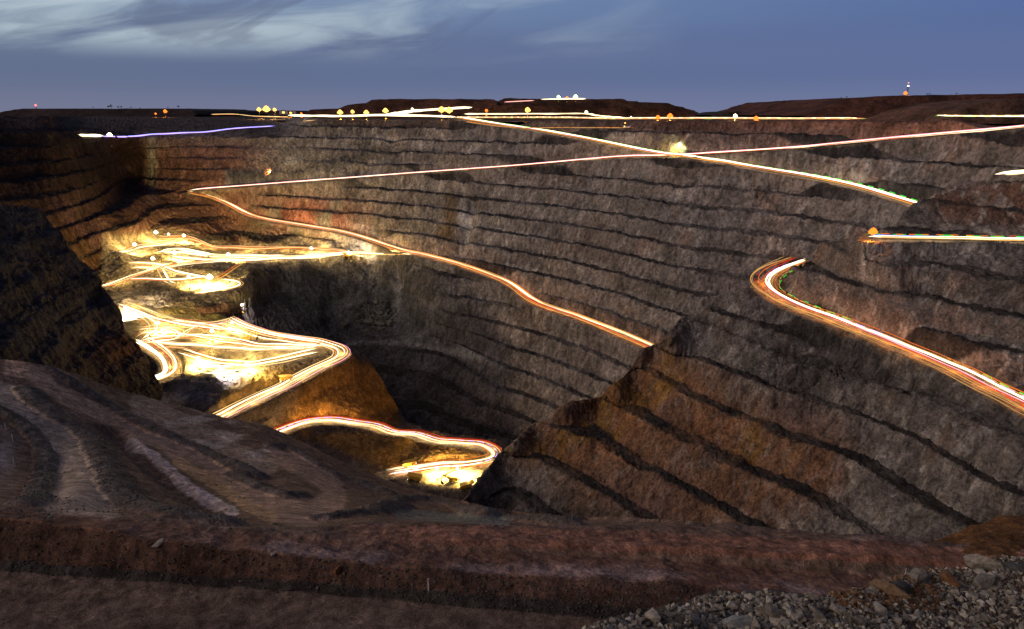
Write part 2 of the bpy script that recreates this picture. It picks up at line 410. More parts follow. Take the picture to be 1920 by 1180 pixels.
stA = stA * np.where(A.px > 560, ss(229, 236, A.py), topf) * (.80 + .20 * ss(-.3, .2, fbm(A.M, 120, 2)))
for k_ in ('ramp_up', 'ramp_mid'):
    d_, _ = seg_dist(A.px, A.py, RT[k_]); stA = stA * np.maximum(ss(6, 26, d_), ss(520, 700, A.px))
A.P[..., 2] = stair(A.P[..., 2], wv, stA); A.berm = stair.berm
# gullies and slips where benches have failed
sl_lines = [([(735, 262), (725, 285), (700, 310), (660, 330)], 16, 9), ([(885, 385), (870, 420), (862, 470)], 13, 10), ([(735, 500), (745, 530), (733, 580)], 12, 12), ([(690, 500), (700, 540), (690, 600)], 16, 10),
            ([(610, 500), (625, 560), (620, 610)], 20, 12), ([(1210, 270), (1165, 300)], 8, 5), ([(880, 330), (860, 380)], 8, 4)]
for ln, wd, dp in sl_lines:
    d, _ = seg_dist(A.px, A.py, ln); k = np.exp(-(d / wd) ** 2)
    n = normals(A.M); A.P = A.P - n * (k * dp * (.7 + .6 * fbm(A.M, 25, 3)))[..., None]
rA = {k: line3(A, RT[k]) for k in ('ramp_up', 'ramp_down', 'ramp_mid')}
for k in ('ramp_down', 'ramp_mid', 'ramp_up'): carve(A, rA[k], 16, 4)
A_floor_trails = [
 [(228, 480), (256, 466), (300, 461), (345, 452), (375, 458), (395, 467), (430, 470), (480, 472), (560, 470), (640, 474), (662, 479)],
 [(228, 479), (262, 470), (305, 463), (338, 456)],
 [(300, 452), (325, 447), (350, 449), (372, 456), (392, 466), (430, 468), (500, 470), (600, 470), (655, 476)],
 [(300, 480), (340, 478), (400, 486), (450, 489), (520, 489), (590, 485), (640, 480), (662, 480), (720, 479), (780, 482)],
 [(320, 486), (380, 490), (440, 492), (500, 491), (560, 488), (620, 483), (655, 480)],
 [(250, 505), (300, 508), (340, 500), (400, 494), (450, 492), (520, 490)],
 [(243, 498), (290, 502), (315, 512), (345, 520), (370, 524), (400, 528)],
 [(185, 544), (215, 538), (250, 524), (300, 508), (330, 497)],
 [(240, 533), (280, 530), (330, 533), (365, 528), (400, 524)],
 [(300, 510), (312, 522), (308, 535), (330, 538)],
 [(365, 556), (400, 552), (435, 545), (458, 540), (440, 530), (410, 530)],
 [(395, 535), (430, 515), (450, 500), (470, 492), (500, 490)],
 [(310, 475), (330, 470), (360, 478), (395, 484), (430, 484), (480, 486), (540, 487)],
]
for q in A_floor_trails: A.__dict__.setdefault('tr', []).append(line3(A, q, 3.0))
rough(A, 3.6, 18, (1, 1, .75), 5); rough(A, 1.3, 6, (1, 1, .14), 2, ridge=True)
rough(A, 1.2, 4.5, (1, 1, .5), 3, ridge=True)
nz = normals(A.P)[..., 2]
nA = fbm(A.M, 90, 4, (1, 1, 1.6)); nB = fbm(A.M, 35, 4, (1, 1, .5)); nC = fbm(A.M, 12, 3, (1, 1, .4), ridge=True)
C = np.ones(A.P.shape) * np.array((.185, .163, .158))
C = paint(C, ss(-.1, .5, nA) * .6, (.150, .130, .135))
C = paint(C, ss(.0, .5, -nA) * .55, (.235, .180, .150))
C = paint(C, ss(.15, .6, nB) * ss(900, 1200, A.px) * .7, (.26, .155, .115))
C = paint(C, ss(.45, .8, nC) * ss(-.2, .4, nB) * .7, (.40, .36, .33))
C = paint(C, ss(244, 236, A.py) * ss(560, 640, A.px) * .8, (.075, .045, .038))  # shadowed band along the wall top, painted into the rock
C = paint(C, ss(1050, 1500, A.px) * ss(300, 232, A.py) * .8, (.25, .12, .085))
C = paint(C, blob(A, 560, 405, 130, 38, 1.2) * ss(-.4, .2, nB), (.20, .085, .075))
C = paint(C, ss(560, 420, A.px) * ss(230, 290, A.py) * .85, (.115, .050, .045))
C = paint(C, blob(A, 285, 300, 9, 50, 1.1), (.30, .27, .25))
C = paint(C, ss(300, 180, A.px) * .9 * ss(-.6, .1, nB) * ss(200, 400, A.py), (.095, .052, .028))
C = paint(C, ss(300, 180, A.px) * ss(420, 330, A.py) * .92, (.020, .013, .013))  # unlit look of the upper left wall, painted in as near-black rock
C = paint(C, ss(260, 130, A.px) * ss(0, .5, nA) * .6, (.10, .06, .055))
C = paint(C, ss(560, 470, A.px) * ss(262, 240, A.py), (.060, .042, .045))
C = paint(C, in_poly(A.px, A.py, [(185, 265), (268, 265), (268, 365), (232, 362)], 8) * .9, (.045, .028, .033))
C = paint(C, in_poly(A.px, A.py, [(455, 500), (560, 494), (800, 490), (900, 560), (960, 650), (980, 860), (440, 900), (440, 600)], 25) * .85, (.064, .060, .074))  # bluish shade of the bowl, painted into its rock colour
C = paint(C, blob(A, 870, 425, 10, 42, 1.3), (.36, .34, .35))
C = paint(C, blob(A, 738, 540, 6, 40, 1.2) + blob(A, 690, 515, 18, 18, .8) + blob(A, 700, 600, 30, 25, .5), (.20, .19, .22))
C = paint(C, in_poly(A.px, A.py, [(640, 641), (760, 640), (870, 655), (960, 690), (955, 700), (860, 665), (760, 652), (650, 648)], 4) * .8, (.19, .18, .20))
C = paint(C, blob(A, 845, 395, 12, 40, .9) + blob(A, 830, 440, 20, 20, .8), (.12, .08, .045))
C = paint(C, blob(A, 640, 297, 70, 22, .9) * ss(-.1, .3, nB), (.07, .065, .07))
C = paint(C, blob(A, 552, 302, 16, 10, 1.2) + blob(A, 720, 215 + 45, 25, 8, .6), (.36, .33, .31))
C = paint(C, in_poly(A.px, A.py, [(425, 318), (490, 318), (560, 345), (480, 352), (420, 350)], 8) * .9, (.075, .075, .09))
C = paint(C, flat1 * .8, (.30, .25, .19))
bi = np.floor(-A.P[..., 2] / B); tone = fbm(np.stack([A.M[..., 0] / 60 + bi * 7.3, A.M[..., 1] / 60, bi * 3.1], -1), 1.0, 3)
C = C * (1 + .42 * tone[..., None])
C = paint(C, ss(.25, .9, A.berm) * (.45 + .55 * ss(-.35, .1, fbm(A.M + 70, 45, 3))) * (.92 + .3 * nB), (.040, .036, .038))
C = paint(C, A.road * .9, (.27, .215, .165))
pl = []                                     # the level ground behind the pit edge belongs to the same sheet
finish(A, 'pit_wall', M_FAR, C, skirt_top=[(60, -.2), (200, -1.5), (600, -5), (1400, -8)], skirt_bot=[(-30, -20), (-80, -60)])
bp_ = np.array([[-1500, 60, -350], [1500, 60, -350], [1500, 1300, -350], [-1500, 1300, -350]], float)
link('pit_bottom', mesh_np('pit_bottom', bp_, np.array([[0, 1, 2, 3]]), np.ones((4, 3)) * .08), M_FLOOR, kind='structure')

# ground: the plain out to the horizon
g = 45000.0; gx = np.sinh(np.linspace(-5, 5, 60)) / math.sinh(5) * g; gy = np.linspace(0, 1, 60) ** 2
gp = np.zeros((60, 60, 3)); gp[..., 0] = gx[None]; s0 = np.interp(gx, [-800, -450], [2400, 1350]); gp[..., 1] = s0[None] + gy[:, None] * (g - s0)[None]; gp[..., 2] = -15.5
i = np.arange(3600).reshape(60, 60)
link('ground', mesh_np('ground', gp, np.stack([i[:-1, :-1], i[:-1, 1:], i[1:, 1:], i[1:, :-1]], -1), np.ones((60, 60, 3)) * np.array((.10, .055, .04))), M_PLAIN, kind='structure')

# ================================================================== SHEET B : lower working floor, bluff and bottom ledge
B_pts = [(180, 556, 735), (250, 558, 722), (330, 572, 702), (440, 598, 682), (480, 618, 672), (560, 634, 662), (600, 641, 658), (650, 655, 652), (690, 680, 650), (735, 745, 650), (742, 775, 645), (800, 806, 612), (900, 822, 585), (955, 833, 575),
 (210, 580, 700), (300, 590, 680), (380, 600, 672), (430, 612, 660), (250, 610, 655), (300, 625, 640), (380, 630, 640), (450, 634, 640), (250, 640, 618), (330, 648, 606), (400, 652, 606), (480, 652, 615), (560, 652, 632), (620, 660, 628), (645, 668, 622),
 (290, 657, 602), (318, 690, 577), (225, 728, 562), (250, 690, 575), (200, 660, 600), (340, 668, 590), (400, 662, 596), (370, 690, 575), (450, 690, 585), (400, 706, 560), (470, 706, 572), (500, 685, 598), (560, 672, 616), (400, 735, 545), (470, 735, 561), (350, 750, 538), (350, 715, 556),
 (530, 722, 574), (420, 780, 522), (600, 690, 607), (380, 800, 512), (300, 790, 515), (200, 780, 520), (640, 700, 607), (600, 735, 590), (680, 740, 612), (500, 770, 552), (560, 782, 566), (640, 778, 583), (700, 778, 605),
 (540, 808, 545), (580, 795, 566), (625, 790, 577), (680, 797, 577), (740, 812, 572), (820, 828, 566), (880, 834, 562), (918, 840, 556), (936, 853, 543), (560, 830, 535), (650, 828, 548), (720, 840, 550), (800, 852, 548), (870, 852, 545),
 (600, 860, 527), (700, 878, 530), (760, 872, 540), (890, 872, 532), (925, 866, 536), (830, 878, 532), (770, 886, 526), (720, 894, 521), (800, 900, 516), (860, 915, 505), (900, 900, 516), (960, 900, 520), (860, 960, 480), (700, 940, 490), (500, 860, 500), (950, 960, 480)]
RB = RBF([(a, b) for a, b, _ in B_pts], [math.log(c) for *_, c in B_pts], .06)
def YB(px, py): return np.exp(RB(px, py))
BT = [(150, 556), (250, 558), (330, 570), (400, 586), (450, 600), (480, 617), (560, 633), (600, 640), (650, 654), (690, 675), (715, 710), (735, 748), (760, 790), (800, 806), (850, 815), (900, 821), (955, 832), (1010, 845)]
Bs = make_sheet(150, 1010, 860, 420, lambda x: lin([a for a, b in BT], [b for a, b in BT], x, 6), lambda x: lin([150, 400, 550, 700, 870, 1010], [800, 830, 880, 940, 975, 985], x, 30), YB)
rB = {k: line3(Bs, RT[k]) for k in ('lower_loop', 'switchback', 'left_loop')}
for k, wd in (('lower_loop', 17), ('switchback', 18), ('left_loop', 18)): carve(Bs, rB[k], wd, 5)
B_floor_trails = [
 [(225, 572), (262, 585), (300, 600), (350, 612), (400, 618), (440, 622)],
 [(235, 590), (270, 600), (290, 620), (262, 635), (255, 642)],
 [(250, 580), (300, 603), (340, 608), (380, 615), (430, 606), (450, 600)],
 [(255, 650), (300, 640), (350, 636), (420, 640), (480, 652), (560, 655), (610, 658)],
 [(260, 632), (320, 628), (380, 640), (440, 650), (520, 658), (580, 656)],
 [(270, 645), (330, 650), (400, 655), (470, 660), (530, 660), (600, 656)],
 [(320, 605), (380, 612), (440, 625), (500, 640), (560, 648), (620, 655)],
 [(262, 622), (300, 618), (330, 622), (345, 632), (330, 642), (300, 645), (262, 650)],
 [(345, 632), (360, 620), (395, 612), (430, 612)],
 [(340, 664), (380, 676), (420, 684), (470, 688), (520, 680), (565, 668), (600, 662)],
 [(370, 690), (420, 694), (470, 690), (520, 684), (570, 672)],
 [(380, 702), (430, 700), (470, 694)],
 [(290, 658), (340, 655), (380, 672), (420, 680)],
 [(730, 895), (760, 889), (800, 884), (860, 880), (910, 872)],
 [(740, 900), (770, 892), (790, 888), (786, 878), (800, 874)],
 [(820, 905), (850, 892), (890, 884), (930, 870)],
]
Bs.tr = [line3(Bs, q, 2.5) for q in B_floor_trails]
flatB = np.maximum(in_poly(Bs.px, Bs.py, [(150, 570), (250, 566), (330, 592), (440, 612), (560, 642), (640, 656), (600, 668), (540, 670), (480, 700), (400, 708), (340, 700), (330, 668), (280, 655), (200, 700), (150, 700)], 5),
                   in_poly(Bs.px, Bs.py, [(700, 890), (800, 872), (940, 855), (935, 880), (880, 925), (800, 915)], 5))
Bs.road = np.maximum(Bs.road, flatB * .75)
rough(Bs, 2.4, 13, (1, 1, .5), 5, .95)
rough(Bs, .9, 4, (1, 1, .4), 3, .97, True)
nz = normals(Bs.P)[..., 2]; nB = fbm(Bs.M, 30, 4)
C = np.ones(Bs.P.shape) * np.array((.125, .100, .095))
C = paint(C, in_poly(Bs.px, Bs.py, [(510, 800), (640, 675), (700, 680), (745, 750), (750, 800), (600, 790)], 10), (.24, .125, .045))
C = paint(C, in_poly(Bs.px, Bs.py, [(560, 815), (700, 812), (900, 850), (880, 872), (760, 882), (700, 870)], 8), (.24, .14, .055))
C = paint(C, in_poly(Bs.px, Bs.py, [(270, 555), (480, 605), (660, 650), (640, 656), (480, 632), (300, 590)], 5) * .9, (.19, .155, .075))
C = paint(C, blob(Bs, 560, 640, 60, 10, .9) + blob(Bs, 425, 605, 30, 12, .7), (.12, .14, .035))  # greenish lamplight painted onto the mound crest behind the lower floor
C = paint(C, in_poly(Bs.px, Bs.py, [(420, 775), (560, 700), (520, 690), (400, 735)], 8) * .8, (.21, .14, .055))
C = paint(C, in_poly(Bs.px, Bs.py, [(340, 705), (440, 712), (400, 760), (330, 745)], 8) * .8, (.13, .125, .16))
C = paint(C, ss(.1, .5, nB) * .35, (.08, .05, .045))
C = paint(C, flatB * .9, (.34, .28, .20))
C = paint(C, Bs.road * (flatB < .3) * .95, (.34, .28, .20))
finish(Bs, 'lower_pit_floor', M_FLOOR, C, skirt_top=[(6, -4), (16, -14), (35, -34), (70, -75)])

# ================================================================== SHEET C : near left slope
C_pts = [(-60, 378, 540), (0, 385, 565), (75, 394, 620), (100, 430, 612), (150, 490, 600), (185, 540, 590), (215, 580, 578), (240, 625, 566), (262, 655, 558), (285, 700, 540), (0, 500, 490), (100, 500, 560), (0, 600, 440), (100, 600, 505), (180, 620, 545), (-60, 600, 410), (0, 690, 390), (100, 700, 440), (200, 700, 500), (270, 730, 520), (-60, 700, 370), (200, 780, 470), (0, 780, 370)]
RC = RBF([(a, b) for a, b, _ in C_pts], [math.log(c) for *_, c in C_pts], .1)
YC = lambda px, py: np.exp(RC(px, py))
CT = [(-80, 372), (0, 384), (40, 388), (75, 394), (90, 418), (110, 440), (130, 470), (152, 492), (180, 520), (187, 543), (205, 562), (222, 585), (232, 615), (250, 640), (262, 655), (275, 668), (286, 700), (300, 735)]
Cs = make_sheet(-300, 300, 600, 400, lambda x: lin([a for a, b in CT], [b for a, b in CT], x, 2), lambda x: lin([-80, 300], [760, 800], x), YC)
wv = fbm(Cs.M, 50, 4, (1, 1, .5)) * 4
Cs.P[..., 2] = stair(Cs.P[..., 2], wv, .38 * ss(0, .05, np.linspace(0, 1, 400))[:, None] * np.ones(600), ph=5, B=20)
rough(Cs, 5.0, 26, (1, 1, 1), 5, ridge=True); rough(Cs, .8, 4, (1, 1, 1), 3)
nz = normals(Cs.P)[..., 2]; nA = fbm(Cs.M, 60, 4); nB = fbm(Cs.M, 20, 4)
C = np.ones(Cs.P.shape) * np.array((.046, .042, .048))
C = paint(C, ss(0, .5, nA) * .7, (.042, .032, .030)); C = paint(C, ss(.2, .6, nB) * .3, (.08, .072, .068))
C = paint(C, blob(Cs, 220, 660, 60, 40, .9), (.075, .034, .027)); C = paint(C, ss(.75, .95, nz) * .25, (.05, .045, .05))
finish(Cs, 'left_pit_wall', M_LEFT, C, skirt_top=[(8, -3), (25, -14), (60, -45), (120, -110)])

# ================================================================== SHEET F : right spur
F_lines = [  # level bench edges: elevation, pixels
 (-276, [(880, 930), (915, 895), (945, 858), (994, 880), (1042, 908), (1097, 945), (1140, 970)]),
 (-254, [(965, 832), (999, 806), (1070, 833), (1162, 885), (1227, 918), (1330, 975)]),
 (-232, [(1052, 768), (1130, 752), (1151, 775), (1205, 815), (1270, 853), (1367, 902), (1449, 939), (1584, 1010)]),
 (-211, [(1150, 735), (1183, 708), (1232, 739), (1313, 782), (1395, 815), (1503, 864), (1611, 912), (1665, 950), (1725, 986)]),
 (-189, [(1200, 664), (1225, 660), (1286, 690), (1395, 739), (1530, 780), (1638, 820), (1709, 853), (1774, 896), (1850, 940)]),
 (-163, [(1260, 632), (1285, 610), (1351, 631), (1450, 668), (1560, 702), (1693, 745), (1801, 793), (1920, 853)])]
F_pts = []
for z, ln in F_lines:
    for a, b in ln: F_pts.append((a, b, -z / float(rr(b))))
F_pts += [(1415, 545, 506), (1340, 575, 520), (1428, 530, 515), (1438, 550, 505), (1480, 574, 487), (1560, 605, 455), (1650, 640, 422), (1730, 674, 397), (1800, 704, 374), (1870, 740, 350), (1980, 800, 318),
 (1455, 508, 533), (1500, 492, 545), (1470, 535, 512), (1500, 503, 523), (1545, 458, 530), (1618, 528, 463), (1732, 549, 432), (1801, 567, 408), (1920, 590, 381), (1632, 452, 472), (1700, 453, 464), (1800, 455, 452), (1920, 458, 435), (1560, 480, 505), (1625, 488, 462), (1669, 496, 444), (1800, 497, 427), (1920, 498, 409),
 (1720, 388, 500), (1760, 365, 505), (1800, 346, 505), (1870, 340, 488), (1920, 333, 470), (1990, 325, 450), (1800, 400, 478), (1920, 400, 455), (1640, 443, 485),
 (1990, 600, 362), (1990, 460, 422), (1920, 660, 367), (1920, 720, 355), (1800, 640, 391), (1700, 600, 420), (1600, 575, 452),
 (1330, 1010, 372), (1584, 1050, 320), (1140, 1000, 410), (1725, 1030, 300), (1850, 990, 300), (1950, 930, 290), (1950, 1060, 262), (900, 960, 480), (880, 990, 460), (1000, 1010, 430)]
F_top = [(860, 950), (880, 925), (905, 893), (940, 848), (962, 832), (985, 808), (1000, 796), (1030, 788), (1050, 766), (1068, 755), (1128, 745), (1142, 728), (1170, 706), (1190, 680), (1200, 656), (1240, 642), (1255, 628), (1275, 600), (1320, 583), (1335, 560), (1400, 548), (1413, 528), (1435, 512), (1470, 499), (1500, 488), (1513, 470), (1545, 455), (1600, 447), (1640, 436), (1690, 405), (1712, 388), (1722, 380), (1745, 366), (1780, 350), (1810, 342), (1860, 344), (1885, 336), (1920, 330), (1990, 322)]
RF = RBF([(a, b) for a, b, _ in F_pts], [math.log(c) for *_, c in F_pts], .1)
YF = lambda px, py: np.exp(RF(px, py))
Fs = make_sheet(860, 2300, 1270, 560, lambda x: lin([a for a, b in F_top], [b for a, b in F_top], x, 2), lambda x: lin([860, 1100, 1500, 1990], [985, 1010, 1050, 1075], x, 30), YF)
tt = np.linspace(0, 1, 560)[:, None] * np.ones(1270)
wv = fbm(Fs.M, 60, 4, (1, 1, .5)) * 2.8 + fbm(Fs.M, 10, 3, (1, 1, .5)) * 1.3
BF = 21.8
low = ss(-150, -168, Fs.M[..., 2])
crestk = ss(.0, .055, tt + ss(1380, 1450, Fs.px))
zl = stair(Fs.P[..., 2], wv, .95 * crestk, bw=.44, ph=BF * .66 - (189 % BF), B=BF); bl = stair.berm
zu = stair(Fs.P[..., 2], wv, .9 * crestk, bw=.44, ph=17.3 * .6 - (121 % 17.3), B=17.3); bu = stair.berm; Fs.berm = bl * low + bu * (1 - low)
Fs.P[..., 2] = zl * low + zu * (1 - low)
cav = in_poly(Fs.px, Fs.py, [(1420, 690), (1500, 640), (1640, 640), (1780, 700), (1700, 735), (1560, 725), (1460, 735)], 22)
n = normals(Fs.M); Fs.P = Fs.P - n * (cav * (3 + 10 * fbm(Fs.M, 28, 4, ridge=True)))[..., None]
rF = {k: line3(Fs, RT[k], 2.0) for k in ('spur_road', 'upper_road')}
carve(Fs, rF['spur_road'], 21, 5); carve(Fs, rF['upper_road'], 16, 5)
rr5 = line3(Fs, [(1876, 337), (1895, 333), (1925, 331), (1990, 326)], 2.0)
rough(Fs, 4.0, 42, (1, 1, 1), 3); rough(Fs, 3.0, 15, (1, 1, .75), 5); rough(Fs, 1.2, 5, (1, 1, .14), 2, ridge=True); rough(Fs, 1.1, 4, (1, 1, .45), 4, ridge=True)
nz = normals(Fs.P)[..., 2]; nA = fbm(Fs.M, 70, 4, (1, 1, 1.4)); nB = fbm(Fs.M, 26, 4, (1, 1, .5)); nC = fbm(Fs.M, 10, 4, (1, 1, .5), ridge=True); nD = fbm(Fs.M + 300, 40, 4, ridge=True)
C = np.ones(Fs.P.shape) * np.array((.165, .140, .130))
C = paint(C, ss(0, .5, nA) * .6, (.115, .105, .11)); C = paint(C, ss(.1, .5, nB) * .5, (.20, .135, .105))
orr = in_poly(Fs.px, Fs.py, [(1000, 780), (1190, 665), (1260, 655), (1400, 740), (1560, 800), (1620, 850), (1560, 930), (1440, 1010), (1250, 1000), (1100, 940), (960, 860)], 45)
C = paint(C, orr * (.62 + .5 * nA), (.245, .108, .045)); C = paint(C, orr * ss(.05, .45, nB) * .6, (.28, .155, .035)); C = paint(C, orr * ss(.0, .4, -nA) * .65, (.17, .095, .085)); C = paint(C, orr * ss(.1, .4, fbm(Fs.M + 90, 14, 4)) * .45, (.10, .06, .055))
C = paint(C, in_poly(Fs.px, Fs.py, [(1720, 360), (1860, 345), (1960, 340), (1960, 430), (1760, 410)], 14) * .8, (.13, .065, .045))
C = paint(C, cav * .6, (.085, .075, .078))
C = paint(C, ss(.55, .8, nC) * (1 - orr * .6) * .6 * ss(-.2, .2, nA + .3), (.34, .31, .29))
C = paint(C, ss(.72, .9, nD) * .5 * ss(1300, 1500, Fs.px), (.40, .36, .32))
C = paint(C, blob(Fs, 1590, 960, 45, 40, .6) + blob(Fs, 1660, 870, 20, 25, .6) + blob(Fs, 1330, 660, 60, 20, .4) + blob(Fs, 1000, 900, 60, 30, .45), (.33, .30, .28))
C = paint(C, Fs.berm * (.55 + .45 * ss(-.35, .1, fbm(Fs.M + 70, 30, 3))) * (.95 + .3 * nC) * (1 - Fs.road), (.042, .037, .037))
C = paint(C, Fs.road * .95, (.33, .25, .17))
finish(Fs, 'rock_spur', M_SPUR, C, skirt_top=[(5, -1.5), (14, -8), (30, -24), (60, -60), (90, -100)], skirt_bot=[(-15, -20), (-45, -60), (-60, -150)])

# ================================================================== SHEET D : foreground hill, ramps and berms
def col_of(pxs, ys, zs): return [(a, b, -z / float(rr(b))) for a, b, z in zip(pxs, ys, zs)]
X9 = [-60, 125, 300, 500, 700, 900, 1100, 1300, 1500, 1750, 1990]
D_pts = []
D_pts += col_of(X9, [948, 958, 976, 996, 984, 984, 989, 994, 1002, 1016, 1028], [-70.5, -72, -72.8, -74.2, -80, -80, -79, -79, -78.5, -78, -78])
D_pts += [(200, 1200, 80), (1000, 1200, 80), (1800, 1200, 80)]
D_pts += [(0, 675, 300), (60, 681, 305), (100, 691, 310), (150, 706, 318), (210, 729, 327), (300, 754, 334), (420, 784, 340), (500, 801, 338), (560, 829, 332), (640, 869, 322), (700, 894, 312), (770, 922, 304), (870, 944, 292), (960, 962, 262), (1100, 975, 220), (-60, 672, 290),
 (300, 850, 240), (100, 900, 182), (0, 900, 165), (100, 760, 262), (0, 760, 245), (500, 900, 232), (400, 950, 172), (300, 950, 152), (200, 955, 140), (700, 955, 195), (600, 965, 165), (850, 968, 205), (960, 978, 180), (0, 940, 132), (100, 950, 128), (200, 800, 262), (400, 850, 268), (560, 880, 262), (650, 920, 245), (500, 960, 160), (-60, 940, 128)]
RD = RBF([(a, b) for a, b, _ in D_pts], [math.log(c) for *_, c in D_pts], .07)
CY = [[948, 958, 976, 996, 984, 984, 989, 994, 1002, 1016, 1028], [951, 962, 980, 999, 1012, 1012, 1021, 1028, 1038, 1048, 1064],
      [955, 966, 984, 1003, 1020, 1033, 1044, 1056, 1072, 1092, 1110], [968, 985, 1015, 1034, 1060, 1074, 1084, 1096, 1122, 1150, 1165],
      [1048, 1060, 1072, 1088, 1102, 1116, 1132, 1150, 1165, 1178, 1185], [1068, 1080, 1091, 1107, 1122, 1140, 1158, 1172, 1182, 1190, 1195], [1300] * 11]
CZ = [[-70.5, -72, -72.8, -74.2, -80, -80, -79, -79, -78.5, -78, -78], [-70.3, -71.8, -72.4, -73.7, -75.4, -75.4, -75.2, -75.3, -75.3, -75.5, -75.5],
      [-70, -71.5, -72.2, -73.5, -75, -75.5, -76, -76.5, -77, -77, -77], [-68.5, -69, -70.2, -71, -72.3, -73, -73.2, -73.6, -74.5, -75, -75],
      [-74.6] * 11, [-76] * 11, [-75] * 11]
def YD(px, py):
    px, py = np.broadcast_arrays(np.asarray(px, float), np.asarray(py, float))
    wob = fbm(np.stack([px, px * 0, px * 0], -1), 70, 3) * 5
    xx = X9; ys = [lin(xx, a, px, 60) + wob * (k in (2, 3, 4)) for k, a in enumerate(CY)]; zs = [lin(xx, a, px, 60) for a in CZ]
    z = zs[0].copy()
    for k in range(6):
        t = np.clip((py - ys[k]) / (ys[k + 1] - ys[k]), 0, 1); z = np.where(py >= ys[k], zs[k] * (1 - t) + zs[k + 1] * t, z)
    Yc = -z / rr(py); b = ss(-14, 0, py - ys[0])
    return np.exp(np.log(np.exp(RD(px, py))) * (1 - b) + np.log(Yc) * b)
D_top = [(-60, 670), (0, 674), (60, 680), (100, 690), (150, 705), (210, 728), (300, 753), (420, 783), (500, 799), (560, 828), (640, 868), (700, 893), (770, 921), (870, 943), (900, 952), (1000, 968), (1090, 975), (1180, 976), (1300, 985), (1400, 992), (1600, 1008), (1750, 1020), (1920, 1035), (1990, 1040)]
Ds = make_sheet(-300, 2300, 1900, 640, lambda x: lin([a for a, b in D_top], [b for a, b in D_top], x, 3), lambda x: np.full(x.shape, 1290.), YD, 1.0)
def ridge_px(s, ln, wd, hh, wob=.35, k2=1.0):
    """a windrow of pushed-up earth along a line on the sheet"""
    q = line3(s, ln, 3.0); m = np.ones(s.px.shape, bool)
    d, _ = seg_dist(s.M[..., 0], s.M[..., 1], q[::3])
    nn = fbm(s.M, 9, 4)
    k = np.clip(1 - (d / (wd * (1 + wob * nn))) ** 1.6, 0, 1)
    s.P[..., 2] += k * hh * (1 + .4 * nn) * k2
    return k
bm = []
bm.append(ridge_px(Ds, [(51, 735), (91, 771), (146, 802), (178, 828), (203, 872), (225, 915), (262, 950), (365, 977), (450, 985)], 6, 2.4))
bm.append(ridge_px(Ds, [(102, 698), (182, 746), (273, 800), (365, 840), (437, 873), (492, 899)], 5.5, 2.8))
bm.append(ridge_px(Ds, [(-20, 760), (0, 769), (51, 802), (84, 845), (90, 890), (71, 934), (51, 955)], 4.0, 2.0))
bm.append(ridge_px(Ds, [(510, 838), (547, 842), (601, 877), (656, 901), (709, 918), (740, 930)], 4.5, 2.4))
bm.append(ridge_px(Ds, [(700, 958), (740, 942), (790, 935), (870, 955), (960, 975), (1060, 985)], 4.5, 2.2))
bm.append(ridge_px(Ds, [(440, 893), (500, 920), (555, 934), (572, 926)], 5, 2.0))
bm.append(ridge_px(Ds, [(600, 975), (700, 962), (760, 950)], 4, 1.8))
gul = ridge_px(Ds, [(204, 804), (262, 862), (310, 899), (357, 935), (400, 960)], 6, -3.5)
# soft piles along the near berm crest
lump = fbm(Ds.M, 5, 4) * ss(960, 1000, Ds.py) * ss(1150, 1090, Ds.py)
Ds.P[..., 2] += lump * .8
Ds.M2 = Ds.P.copy()
n = normals(Ds.P); sm = ss(1085, 1130, Ds.py + (Ds.px - 300) * -.06)
am = 1 - .94 * ss(-6, 4, Ds.py - lin(X9, CY[5], Ds.px))
for ln_, w_ in (([(-20, 725), (25, 745), (76, 785), (114, 832)], 26), ([(114, 832), (135, 883), (145, 934), (150, 975)], 55), ([(70, 706), (109, 736), (164, 764), (255, 808), (365, 862), (437, 906), (510, 950), (583, 962), (627, 930), (590, 884), (510, 853)], 22)):
    d_, _ = seg_dist(Ds.px, Ds.py, ln_); am = am * (.25 + .75 * ss(w_ * .6, w_ * 1.1, d_))
v = fbm(Ds.M, 6, 6, gain=.6); v2 = fbm(Ds.M, 1.3, 3, ridge=True)
dist = np.clip(Ds.M[..., 1] / 200, .35, 1.6)
Ds.P = Ds.P + n * ((v * (.45 + .55 * ss(960, 1000, Ds.py)) + v2 * .22) * am * dist)[..., None]
nz = normals(Ds.P)[..., 2]
nA = fbm(Ds.M, 30, 5); nB = fbm(Ds.M, 8, 5); nC = fbm(Ds.M, 2.2, 3)
C = np.ones(Ds.P.shape) * np.array((.125, .078, .058))
C = paint(C, ss(0, .5, nA) * .5, (.085, .070, .065)); C = paint(C, ss(.1, .5, nB) * .4, (.15, .10, .085))
def road_paint(C, ln, wpx, col, k=.9):
    d, _ = seg_dist(Ds.px, Ds.py, smooth_line(ln, 8)[:, :2])
    ww = wpx if not callable(wpx) else wpx(Ds.py)
    return paint(C, (1 - ss(ww * .7, ww * 1.1, d + nB * 6)) * k, col)
pale = fbm(Ds.M * np.array([1, .35, 1]), 9, 4)
C = road_paint(C, [(-20, 725), (25, 745), (76, 785), (114, 832), (135, 883), (145, 934), (150, 975)], lambda y: 20 + np.clip(y - 740, 0, 300) * .27, (.30, .225, .18))
C = road_paint(C, [(20, 690), (70, 706), (109, 736), (164, 764), (255, 808), (365, 862), (437, 906), (510, 950), (583, 962), (627, 930), (590, 884), (510, 853)], lambda y: 16 + np.clip(y - 850, 0, 100) * .12, (.28, .18, .135))
C = road_paint(C, [(262, 758), (300, 772), (346, 798), (401, 826), (456, 860), (500, 872)], 22, (.28, .20, .155), .85)
C = paint(C, in_poly(Ds.px, Ds.py, [(240, 745), (420, 785), (520, 830), (520, 860), (460, 880), (380, 840), (280, 790)], 12) * ss(.1, .4, pale) * .8, (.40, .32, .27))
C = road_paint(C, [(335, 868), (401, 906), (456, 942), (508, 972)], 12, (.34, .21, .12))
